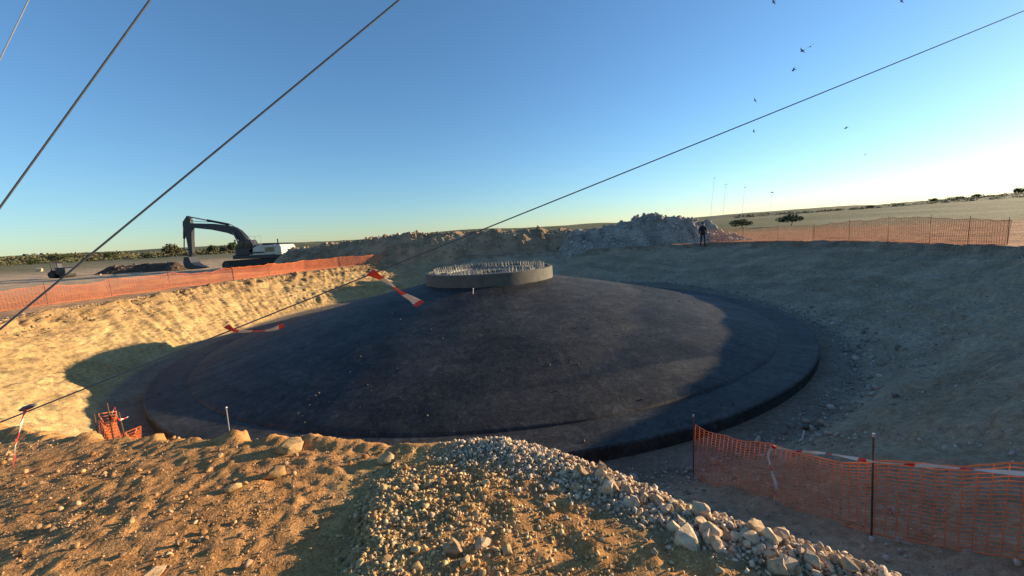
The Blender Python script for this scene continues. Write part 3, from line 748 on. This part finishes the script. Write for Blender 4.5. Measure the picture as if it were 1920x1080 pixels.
# ------------------------------------------------------------------ orange netting
def netting(name, path, top, label, cellx=0.10, cellz=0.055, sw=0.012, group=None, posts=True, sag=0.05, drop=None, post_h=None):
    """path: ground points (x, y); top: netting height; strands are real strips with thickness"""
    path = [np.array(p, float) for p in path]
    L = [0.0]
    for a, b in zip(path, path[1:]): L.append(L[-1] + float(np.linalg.norm(b[:2] - a[:2])))
    root = empty(name, (path[0][0], path[0][1], height(path[0][0], path[0][1]))); tag(root, label, 'netting', group)
    tops = top if hasattr(top, '__len__') else [top] * len(path)
    def pt(s, k):
        i = min(max(int(np.searchsorted(L, s, 'right')) - 1, 0), len(path) - 2)
        t = (s - L[i]) / (L[i + 1] - L[i]); q = path[i] + (path[i + 1] - path[i]) * t
        zg = q[2] if len(q) > 2 else None
        H = tops[i] + (tops[i + 1] - tops[i]) * t - sag * math.sin(math.pi * t) * (0.6 + 0.4 * math.sin(i * 2.3)) - 0.02 * math.sin(s * 3.7) - 0.015 * math.sin(s * 9.1)
        lean = 0.05 * math.sin(s * 1.7 + 0.8 * math.sin(s * 4.1)) * k + 0.05 * k * math.sin(s * 0.7 + 1)
        tt = (path[i + 1] - path[i]); nrm = np.array([-tt[1], tt[0]]) / (np.hypot(tt[0], tt[1]) + 1e-9)
        return (q[0] + nrm[0] * lean, q[1] + nrm[1] * lean, zg, H * k)
    ns = int(L[-1] / cellx); nz = int(max(tops) / cellz)
    ss = np.linspace(0, L[-1], ns + 1); ks = np.linspace(0.02, 1.0, nz + 1)
    base = []
    gx = np.array([pt(s, 0)[:2] for s in ss]); gzv = terrain(gx[:, 0], gx[:, 1])[0]
    def P(i, k):
        a = pt(ss[i], k); return Vector((a[0], a[1], (a[2] if a[2] is not None else gzv[i]) + a[3]))
    m = MB(); h = sw / 2
    G = [[P(i, k) for k in ks] for i in range(ns + 1)]
    up_ = Vector((0, 0, 1))
    for j in range(nz + 1):
        w = h * (1.8 if j in (0, nz) else 1.0)
        m.tube([G[i][j] for i in range(ns + 1)], w * 0.9, 4)
    for i in range(ns + 1):
        step = max(1, nz // 5); row = [G[i][j] for j in range(0, nz + 1, step)]
        if row[-1] != G[i][nz]: row.append(G[i][nz])
        m.tube(row, h * 0.9, 4)
    m.build('net', ORANGE, root, fix=False)
    if posts:
        for i, p in enumerate(path):
            zg = p[2] if len(p) > 2 else height(p[0], p[1]); H = (post_h or tops[i] + 0.12)
            mm = MB(); mm.tube([(p[0], p[1], zg - 0.3), (p[0] + random.gauss(0, 0.02), p[1], zg + H)], 0.011, 6); mm.build('post', RUST, root)
    return root
# along the far-left rim
lp = [at_z(-40, 590, 0), at_z(90, 573, 0), at_z(210, 556, 0), at_z(320, 541, 0), at_z(438, 525, 0)]
netting('safety_netting', [p[:2] for p in lp], [0.9, 0.85, 0.85, 0.85, 0.85], 'orange netting along the rim above the sunlit cut face, nearest stretch', 0.11, 0.06, 0.013, sag=0.14)
lp = [at_z(439, 524.8, 0), at_z(505, 517, 0), at_z(570, 508, 0), at_z(637, 501, 0)]
netting('safety_netting', [p[:2] for p in lp], [0.85, 0.85, 0.85, 0.85], 'orange netting on the rim in front of the excavator tracks', 0.11, 0.06, 0.022)
lp = [at_z(638, 501, 0), at_z(690, 496, 0), at_z(746, 490, 0)]
netting('safety_netting', [p[:2] for p in lp], [0.9, 0.85, 0.95], 'far end of the orange netting in front of the long brown spoil bank', 0.13, 0.075, 0.019)
# along the right rim
def rim_point(deg):
    a_ = R(deg); r0 = float(np.interp(deg, _th, _pr)) + 0.45
    return np.array([CX + r0 * math.cos(a_), CY + r0 * math.sin(a_)])
lp = [rim_point(q) for q in (41, 34, 27, 20)]
netting('safety_netting', [p[:2] for p in lp], [1.1, 1.05, 1.0, 1.0], 'orange netting on the far shaded rim beside the standing person', 0.12, 0.065, 0.015)
lp = [rim_point(q) for q in (19.8, 13, 6.5, 0, -5.5, -10.5)]
netting('safety_netting', [p[:2] for p in lp], [1.0, 1.1, 1.2, 1.15, 1.05, 0.9], 'sagging orange netting on the raised rim above the shaded slope, under the hill', 0.11, 0.06, 0.016)
# near fence on the shaded slope
nf = [at_z(1300, 893, -2.2), at_z(1635, 1005, -1.33)]
d = nf[1] - nf[0]
p3 = (4.35, 1.9)
pathn = [(nf[0][0], nf[0][1]), (nf[0][0] + d[0] * 0.5 + 0.0, nf[0][1] + d[1] * 0.5), (nf[1][0], nf[1][1]), p3]
def top_at(px_, py_, p):
    q = at_y(px_, py_, p[1]); return float(q[2] - height(p[0], p[1]))
near_net = netting('safety_netting', pathn, [top_at(1300, 797, pathn[0]), 0.72, top_at(1635, 866, pathn[2]), 0.85], 'near orange netting with tall grid cells standing on the shaded slope beyond the stone ridge', 0.075, 0.040, 0.010, posts=False, sag=0.03)
for i in (0, 2):
    p = pathn[i]; zg = height(p[0], p[1]); pxy = (1300, 779) if i == 0 else (1638, 815)
    q = at_y(*pxy, p[1])
    m = MB(); m.tube([(p[0], p[1], zg - 0.2), (q[0], q[1], q[2])], 0.008, 8); m.build('post', RUST, near_net)
    m = MB(); m.tube([(q[0], q[1], q[2] - 0.02), (q[0], q[1], q[2] + 0.012)], 0.013, 8); m.build('post_cap', CABLE2, near_net)

# ------------------------------------------------------------------ warning tapes
def ribbon(name, pts, wdir, width, label, stripe=0.11, thick=0.0016, twist=None, red=0.5):
    pts = [Vector([float(v) for v in p]) for p in pts]
    dense = []
    for i in range(len(pts) - 1):
        p0 = pts[max(i - 1, 0)]; p1 = pts[i]; p2 = pts[i + 1]; p3_ = pts[min(i + 2, len(pts) - 1)]
        for k in range(16):
            t = k / 16
            dense.append(0.5 * ((2 * p1) + (p2 - p0) * t + (2 * p0 - 5 * p1 + 4 * p2 - p3_) * t * t + (3 * p1 - p0 - 3 * p2 + p3_) * t ** 3))
    dense.append(pts[-1])
    s = 0; V, F, mi = [], [], []
    wd = Vector(wdir).normalized()
    for i, p in enumerate(dense):
        if i: s += (p - dense[i - 1]).length
        t = (dense[min(i + 1, len(dense) - 1)] - dense[max(i - 1, 0)]).normalized()
        w = (wd - t * wd.dot(t)).normalized()
        if twist: w = Matrix.Rotation(twist * math.sin(s * 6.0) + twist * 0.4 * math.sin(s * 17), 3, t) @ w
        n_ = t.cross(w)
        for e in (-0.5, 0.5):
            curl = n_ * (0.10 * width * math.sin(s * 23 + e * 2))
            for g in (-0.5, 0.5): V.append(p + w * width * (0.66 + 0.34 * math.sin(s * 13 + 1)) * e + t * (e * 0.35 * width) + curl + n_ * thick * g)
        if i:
            a = 4 * (i - 1); b = 4 * i
            k = 0 if (s / (2 * stripe)) % 1.0 < red else 1
            for q in ((0, 1), (1, 3), (3, 2), (2, 0)): F.append((a + q[0], a + q[1], b + q[1], b + q[0])); mi.append(k)
    F.append((0, 1, 3, 2)); mi.append(0); nn = len(V) - 4; F.append((nn, nn + 2, nn + 3, nn + 1)); mi.append(mi[-2])
    m = MB(); m.v = [tuple(v) for v in V]; m.f = F; m.m = mi
    o = m.build(name, [RED, WHITE], None, smooth=False)
    return tag(o, label, 'tape')
A = at_z(-410, 955, 0.0)
PHI = R(12)
PN = np.array([-math.sin(PHI), math.cos(PHI), 0])
def on_plane(px_, py_, off=0.0):
    d = ray(px_, py_); return EYE + d * (((A - EYE) @ PN) + off) / (d @ PN)
# tapes knotted on the lowest cable
def tape_px(name, pxs, label, w, stripe, twist, off=-0.02):
    P = [on_plane(x, y, off) for x, y in pxs]
    d = (Vector(P[-1]) - Vector(P[0])).normalized()
    wd = Vector((0, 0, 1)) if abs(d.z) < 0.75 else Vector((1, 0, 0))
    return ribbon(name, P, wd, w, label, stripe, twist=twist)
tape_px('warning_tape', [(46, 766), (42, 790), (34, 815), (30, 840), (25, 872)], 'red and white tape hanging limp from the cable low over the near bank', 0.07, 0.10, 1.1)
tape_px('warning_tape', [(424, 611), (440, 619), (462, 622), (490, 620), (512, 617), (531, 611)], 'red and white tape blown out flat from the cable over the cut face', 0.06, 0.11, 1.0)
tape_px('warning_tape', [(693, 510), (712, 520), (735, 536), (760, 553), (788, 571)], 'red and white tape streaming down from the cable before the dark foundation', 0.085, 0.13, 0.95)
# tape along the top of the near netting, with a loose end
pp = []
for (x, y, Yk) in [(1447, 838, None), (1500, 846, None), (1560, 852, None), (1640, 866, None), (1720, 872, None), (1800, 878, None), (1870, 884, None), (1960, 892, None)]:
    a2, b2 = (np.array(pathn[0]), np.array(pathn[2])) if x < 1640 else (np.array(pathn[2]), np.array(pathn[3]))
    d = ray(x, y); t2 = b2 - a2; nn = np.array([-t2[1], t2[0]]); k = (a2 @ nn) / (d[:2] @ nn); pp.append(EYE + d * k * 0.985)
ribbon('warning_tape', pp, (0, 0, 1), 0.034, 'red and white tape strung along the top edge of the near netting', 0.17, twist=0.6, red=0.22)
pp = []
for (x, y) in [(1452, 836), (1441, 850), (1443, 868), (1449, 890), (1455, 910), (1452, 932), (1446, 948), (1420, 944)]:
    a2, b2 = np.array(pathn[0]), np.array(pathn[2])
    d = ray(x, y); t2 = b2 - a2; nn = np.array([-t2[1], t2[0]]); k = (a2 @ nn) / (d[:2] @ nn); pp.append(EYE + d * k * 0.975)
ribbon('warning_tape', pp, (1, 0, 0), 0.034, 'loose tape end dangling down the face of the near netting', 0.15, twist=0.7, red=0.2)

# netting bundle over stakes at the foot of the near bank
bx = at_y(213, 830, 5.6)
bp = [at_y(186, 830, 5.75), at_y(214, 830, 5.45), at_y(240, 830, 5.9)]
tops = [float(at_y(187, 790, 5.75)[2]), float(at_y(216, 764, 5.45)[2]), float(at_y(238, 786, 5.9)[2])]
gzs = [height(p[0], p[1]) for p in bp]
netting('safety_netting', [(p[0], p[1]) for p in bp], [tops[0] - gzs[0], tops[1] - gzs[1] - 0.05, tops[2] - gzs[2]], 'small crumpled bundle of orange netting round stakes below the near bank', 0.05, 0.045, 0.009, sag=0.18)
netting('safety_netting', [(p[0] + 0.05, p[1] + 0.25) for p in bp], [tops[0] - gzs[0] - 0.1, tops[1] - gzs[1] - 0.2, tops[2] - gzs[2] - 0.05], 'rear fold of the crumpled orange netting bundle below the near bank', 0.06, 0.05, 0.011, sag=0.12, posts=False)
q = at_y(214, 761, 5.45)
ribbon('warning_tape', [at_y(184, 790, 5.7), at_y(205, 790, 5.5), at_y(215, 764, 5.42), at_y(222, 786, 5.5), at_y(240, 782, 5.8)], (0, 0, 1), 0.035, 'twisted red and white tape on top of the crumpled netting bundle', 0.12, twist=0.5)

# ------------------------------------------------------------------ guy cables
def guy(px_, py_, rad, mat, label, reach=34.0):
    P = on_plane(px_, py_); d = P - A; L = math.hypot(d[0], d[1]); E_ = A + d * (reach / L)
    Q = [A + (E_ - A) * t - np.array([0, 0, 1]) * 0.9 * 4 * t * (1 - t) * 0.12 for t in np.linspace(0, 1, 40)]
    m = MB(); m.tube(Q, rad, 8); o = m.build('guy_cable', mat, None, True); return tag(o, label, 'cable')
guy(1920, 5, 0.006, CABLE, 'lowest dark cable crossing the whole view, with tapes tied to it')
guy(735, -2, 0.0085, CABLE, 'dark cable rising steeply from the near bank past the excavator')
guy(275, -2, 0.0075, CABLE, 'dark cable crossing the upper corner of the sky, second steepest of the fan')
guy(50, -2, 0.004, CABLE2, 'thin pale cable in the corner of the sky, steepest of the fan')
P = on_plane(52, 764)
m = MB(); dv = on_plane(60, 761) - on_plane(44, 767); dv /= np.linalg.norm(dv)
m.tube([P - dv * 0.06, P - dv * 0.03, P + dv * 0.03, P + dv * 0.06], [0.010, 0.020, 0.018, 0.010], 8); tag(m.build('cable_clamp', CABLE, None, True), 'dark clamp on the lowest cable where the limp tape hangs', 'clamp')

# ------------------------------------------------------------------ person on the rim
def person():
    base = at_y(1318, 455.5, 33.0); gzp = height(base[0], 33.0)
    H = float(at_y(1318, 417, 33.0)[2]) - gzp; k = H / 1.75
    root = empty('person', (base[0], 33.0, gzp)); tag(root, 'person in dark work clothes standing on the far rim beside the grey heap', 'person')
    J = [(0, 0, .95), (0, 0, 1.2), (0, 0, 1.42), (0, 0, 1.52), (0, -.02, 1.63), (0, -.01, 1.72),
         (.19, 0, 1.40), (.25, .02, 1.12), (.22, -.08, .88), (-.19, 0, 1.40), (-.26, .02, 1.12), (-.24, -.1, .88),
         (.10, 0, .9), (.13, -.03, .5), (.14, .02, .09), (.15, -.14, .04), (-.10, 0, .9), (-.14, -.02, .5), (-.16, .03, .09), (-.18, -.13, .04)]
    Ed = [(0, 1), (1, 2), (2, 3), (3, 4), (4, 5), (2, 6), (6, 7), (7, 8), (2, 9), (9, 10), (10, 11), (0, 12), (12, 13), (13, 14), (14, 15), (0, 16), (16, 17), (17, 18), (18, 19)]
    rad = [.15, .15, .14, .06, .095, .07, .08, .055, .04, .08, .055, .04, .10, .07, .05, .045, .10, .07, .05, .045]
    me = bpy.data.meshes.new('body'); me.from_pydata([(a * k, b * k, c * k) for a, b, c in J], Ed, [])
    o = link_mesh('body', me, root); sk = o.modifiers.new('skin', 'SKIN'); o.modifiers.new('sub', 'SUBSURF').levels = 1
    for v, r_ in zip(me.skin_vertices[0].data, rad): v.radius = (r_ * k, r_ * k * .85)
    me.skin_vertices[0].data[0].use_root = True
    me.materials.append(CLOTH)
    bm = bmesh.new(); bmesh.ops.create_uvsphere(bm, u_segments=14, v_segments=8, radius=0.125 * k)
    for v in bm.verts:
        if v.co.z < 0.0: v.co.z = 0; v.co.x *= 1.12; v.co.y *= 1.15
    me2 = bpy.data.meshes.new('helmet'); bm.to_mesh(me2); bm.free(); me2.materials.append(CLOTH); link_mesh('helmet', me2, root, (0, -0.01, 1.66 * k))
    bm = bmesh.new(); bmesh.ops.create_uvsphere(bm, u_segments=12, v_segments=8, radius=0.1 * k)
    me3 = bpy.data.meshes.new('face'); bm.to_mesh(me3); bm.free(); me3.materials.append(SKIN); f_ = link_mesh('face', me3, root, (0, -0.03, 1.61 * k)); f_.scale = (0.85, 0.9, 1.05)
person()

# ------------------------------------------------------------------ trees and scrub
def leaf_cloud(m, c, rad, n, size, rg_):
    for k in range(n):
        v = rg_.normal(size=3); v /= np.linalg.norm(v); v *= rg_.uniform(0.25, 1.0) ** 0.5
        p = np.array(c) + v * np.array(rad)
        a = rg_.normal(size=3); a /= np.linalg.norm(a); b = np.cross(a, rg_.normal(size=3)); b /= np.linalg.norm(b) + 1e-9
        s = size * rg_.uniform(0.5, 1.3)
        m.add([p - a * s, p + b * s * 0.6, p + a * s, p - b * s * 0.6], [(0, 1, 2, 3)])
def tree(px_, py_, Y, h_px, w_px, label, seed, mat=LEAF, name='shrub_tree', group=None, cat='tree'):
    rg_ = np.random.default_rng(seed)
    p = at_y(px_, py_, Y); z0 = height(p[0], Y); hh = h_px / FPX * Y; ww = w_px / FPX * Y
    z0 = min(z0, p[2]) if p[2] - z0 > 1.0 else z0
    top = float(at_y(px_, py_ - h_px, Y)[2]); hh = max(hh, top - z0)
    root = empty(name, (p[0], Y, z0)); tag(root, label, cat, group)
    m = MB(); pts = [(p[0], Y, z0 - 0.1), (p[0] + 0.04 * ww, Y, z0 + 0.3 * hh), (p[0] - 0.03 * ww, Y, z0 + 0.65 * hh)]
    m.tube(pts, [0.045 * hh, 0.035 * hh, 0.015 * hh], 6)
    ends = []
    for k in range(4):
        a = rg_.uniform(0, 6.28); e = (p[0] + 0.32 * ww * math.cos(a), Y + 0.32 * ww * math.sin(a), z0 + hh * rg_.uniform(0.5, 0.8)); ends.append(e)
        m.tube([pts[1], e], [0.02 * hh, 0.006 * hh], 5)
    m.build('trunk', BARK, root, fix=False)
    m = MB()
    for e in ends + [(p[0], Y, z0 + 0.8 * hh), (p[0] + 0.2 * ww, Y, z0 + 0.55 * hh), (p[0] - 0.22 * ww, Y, z0 + 0.5 * hh)]:
        leaf_cloud(m, e, (ww * 0.27, ww * 0.27, hh * 0.24), 150, hh * 0.075, rg_)
    m.build('crown', mat, root, fix=False)
for k, (x, y, Y, h, w, lab, mt) in enumerate([
    (326, 492, 120, 24, 34, 'greyish loose tree on the skyline just left of the excavator arm', LEAF2),
    (214, 496, 130, 18, 22, 'round green tree on the skyline above the pale stones', LEAF),
    (63, 505, 140, 14, 18, 'dark small tree on the skyline near the pale wall of rubble', LEAF),
    (112, 503, 110, 16, 34, 'dark bushy tree directly behind the small dark machine', LEAF),
    (283, 494, 150, 12, 20, 'low green bush on the skyline between the round and the greyish tree', LEAF),
    (400, 490, 120, 17, 18, 'dark bush standing under the excavator arm, nearer its bucket', LEAF),
    (424, 488, 125, 15, 16, 'bright green bush under the middle of the excavator arm', LEAF2),
    (442, 487, 115, 20, 18, 'tallest bush under the excavator arm, close to its cab', LEAF),
    (180, 498, 160, 11, 30, 'wide low bush on the skyline left of the round green tree', LEAF2),
    (18, 506, 170, 9, 32, 'low dark scrub clump at the far edge of the plain', LEAF),
    (1390, 424, 75, 13, 40, 'wide grey green bush behind the far end of the orange netting', LEAF),
    (1484, 418, 80, 17, 44, 'dark domed bush behind the orange netting, below the ridge', LEAF),
    (1632, 396, 420, 6, 10, 'tiny bush on the bare ridge above the shorter netting', LEAF),
    (1750, 388, 420, 8, 14, 'small dark bush alone on the ridge above the sagging netting', LEAF),
    (1790, 385, 430, 7, 26, 'row of low scrub on the ridge skyline', LEAF),
    (1830, 382, 430, 8, 18, 'small rounded scrub bush on the ridge toward the rising hill', LEAF),
    (1908, 374, 420, 12, 16, 'bush at the foot of the rising hill by the picture edge', LEAF)]):
    tree(x, y, Y, h, w, lab, 900 + k, mt)
# far scrub that reads as one mass
def scrub(pts, Y, dens, hpx, label, seed):
    rg_ = np.random.default_rng(seed); m = MB()
    for (x0, y0), (x1, y1) in zip(pts, pts[1:]):
        for k in range(int((x1 - x0) * dens)):
            t = rg_.uniform(); Yk = Y * rg_.uniform(0.85, 1.35); p = at_y(x0 + t * (x1 - x0), y0 + t * (y1 - y0), Yk)
            z0 = height(p[0], Yk); hh = hpx / FPX * Yk * rg_.uniform(0.4, 1.1)
            leaf_cloud(m, (p[0], Yk, z0 + hh * 0.4), (hh * 1.2, hh * 1.2, hh * 0.6), 26, hh * 0.22, rg_)
    o = m.build('distant_scrub', LEAF2, None, fix=False); o['kind'] = 'stuff'; tag(o, label, 'scrub')
scrub([(0, 500), (150, 497), (300, 490), (470, 484)], 170, 1.9, 11, 'band of olive scrub along the plain behind the excavator', 41)
scrub([(1370, 412), (1600, 397), (1920, 376)], 380, 0.6, 5, 'thin dotted scrub along the bare ridge', 42)

# ------------------------------------------------------------------ small things far away
def machine():
    p = at_y(116, 511, 44.0); gzm = height(p[0], 44.0); x0, y0 = p[0], 44.0
    root = empty('compactor', (x0, y0, gzm)); tag(root, 'small dark machine with a roll bar standing on the dirt plain', 'machine')
    m = MB(); m.prism([(x0 - 0.1, gzm + 0.35), (x0 + 0.95, gzm + 0.35), (x0 + 0.95, gzm + 1.0), (x0 + 0.6, gzm + 1.1), (x0 - 0.1, gzm + 1.1)], y0 - 0.5, y0 + 0.5); m.build('engine_cover', BLACKP, root, bevel=0.04)
    m = MB(); m.prism([(x0 - 0.9, gzm + 0.45), (x0 - 0.12, gzm + 0.45), (x0 - 0.12, gzm + 0.85), (x0 - 0.7, gzm + 0.85)], y0 - 0.45, y0 + 0.45); m.build('platform', TRACKM, root, bevel=0.03)
    m = MB(); m.box((x0 - 0.3, y0, gzm + 1.05), (0.4, 0.5, 0.12)); m.box((x0 - 0.12, y0, gzm + 1.3), (0.1, 0.5, 0.5)); m.build('seat', BLACKP, root, bevel=0.02)
    m = MB(); m.tube([(x0 - 0.55, y0 - 0.45, gzm + 0.8), (x0 - 0.55, y0 - 0.45, gzm + 1.75), (x0 - 0.55, y0 + 0.45, gzm + 1.75), (x0 - 0.55, y0 + 0.45, gzm + 0.8)], 0.04, 8); m.build('roll_bar', BLACKP, root)
    for xx in (x0 - 0.62, x0 + 0.6):
        m = MB(); m.tube([(xx, y0 - 0.55, gzm + 0.36), (xx, y0 + 0.55, gzm + 0.36)], 0.36, 20); m.build('drum', TRACKM, root)
machine()
for k, (x, y, Y, w, lab) in enumerate([(187, 506, 46, 9, 'white stone catching the sun on the dirt plain beside the dark low spoil'), (214, 508, 44, 11, 'pale yellow rock at the end of the low dark spoil line'), (75, 505, 62, 26, 'low pinkish heap of rubble far out on the plain')]):
    p = at_y(x, y, Y); o = put_stone(LUMPS[k], p[0], Y, w / FPX * Y * 0.35, lab, 'rock', None, 0.35, tilt=0.1)
heap('spoil_heap', [(208, 501), (230, 498), (260, 496), (300, 493), (335, 491)], 47, 50, (0.12, 0.085, 0.06), 'low dark line of spoil on the plain left of the excavator', 560, 0.3, 200)
P = at_z(1520, 806, ZF)
put_stone(lump_mesh('stone', 333, DARKROCK, (1, 0.7, 0.4), 0.8), P[0], P[1], 0.17, 'dark flat rock lying on the pit floor behind the near netting', 'rock', None, 0.35, tilt=0.1)
P = at_z(1502, 832, ZF); Q = at_y(1508, 808, P[1])
rod('survey_stake', P, Q, 0.014, WHITE, 'short pale stake on the pit floor behind the near netting', 'stake')
for (x, y0, y1, lab) in [(1331, 402, 334, 'thin pale pole on the skyline, closest to the grey heap'), (1354, 404, 346, 'thin pale pole, second along the skyline from the grey heap'), (1390, 408, 352, 'thin pale pole, third along the skyline from the grey heap'), (1442, 406, 361, 'thin pole with a dark head on the skyline above the domed bush')]:
    Y = 160.0; p = at_y(x, y0, Y); q = at_y(x + (y0 - y1) * 0.12, y1, Y); zb = height(p[0], Y)
    t_ = empty('slender_pole', (p[0], Y, zb)); tag(t_, lab, 'pole')
    m = MB(); m.tube([(p[0], Y, zb - 0.3), (q[0], Y, q[2])], [0.055, 0.03], 8); m.build('shaft', CABLE2, t_)
    m = MB(); m.box((q[0] + 0.1, Y, q[2] + 0.08), (0.75 if x > 1440 else 0.4, 0.4, 0.35 if x > 1440 else 0.2)); m.build('lamp_head', CABLE, t_, bevel=0.04)

# ------------------------------------------------------------------ swallows
def bird(px_, py_, Y, span_px, roll, head, label):
    p = Vector(at_y(px_, py_, Y)); s = span_px / FPX * Y / 2
    Rm = Matrix.Rotation(head, 3, 'Z') @ Matrix.Rotation(roll, 3, 'Y')
    prof_ = [(0.55, 0.02), (0.45, 0.09), (0.2, 0.14), (-0.15, 0.11), (-0.4, 0.05)]
    m = MB()
    m.tube([p + Rm @ Vector((0, a * s, 0)) for a, b in prof_], [b * s for a, b in prof_], 8)
    for sx in (-1, 1):
        W = [(0.05, 0.22, 0.02), (0.45, 0.34, 0.18), (1.0, -0.12, 0.10), (0.45, 0.05, 0.17), (0.05, -0.10, 0.02)]
        up_ = [p + Rm @ (Vector((sx * a, b, c + 0.012)) * s) for a, b, c in W]; dn = [p + Rm @ (Vector((sx * a, b, c - 0.012)) * s) for a, b, c in W]
        m.add(up_ + dn, [(0, 1, 3, 4), (1, 2, 3), (5, 9, 8, 6), (6, 8, 7)] + [(i, i + 5, (i + 1) % 5 + 5, (i + 1) % 5) for i in range(5)])
        T = [(0, -0.35, 0), (sx * 0.18, -0.75, 0), (sx * 0.05, -0.5, 0)]
        up_ = [p + Rm @ (Vector((a, b, c + 0.01)) * s) for a, b, c in T]; dn = [p + Rm @ (Vector((a, b, c - 0.01)) * s) for a, b, c in T]
        m.add(up_ + dn, [(0, 1, 2), (3, 5, 4), (0, 3, 4, 1), (1, 4, 5, 2), (2, 5, 3, 0)])
    o = m.build('swallow', FEATHER, None); return tag(o, label, 'bird', 'swallows over the pit')
for (x, y, Y, sp, ro, hd, lab) in [
    (1505, 95, 24, 15, 0.5, 0.4, 'dark swallow, lower one of the close pair high in the sky'),
    (1520, 87, 25, 13, -0.4, -0.6, 'dark swallow, upper one of the close pair high in the sky'),
    (1489, 131, 26, 14, 0.3, 1.2, 'dark swallow flying just below the close pair'),
    (1416, 188, 34, 11, 1.0, 0.2, 'small swallow above the long cable, apart from the others'),
    (1414, 246, 50, 9, 0.8, 0.9, 'tiny faint swallow just below the long cable'),
    (1587, 240, 30, 12, -0.6, 0.5, 'swallow under the long cable with wings bent down'),
    (1622, 290, 28, 14, 0.9, -0.8, 'lowest swallow, banking above the orange netting'),
    (1451, 3, 24, 13, 0.9, 0.3, 'swallow cut by the top edge of the picture, above the close pair'),
    (1691, 2, 30, 11, 0.7, 0.2, 'swallow cut by the top edge of the picture, farthest toward the sun')]:
    bird(x, y, Y, sp, ro, hd, lab)
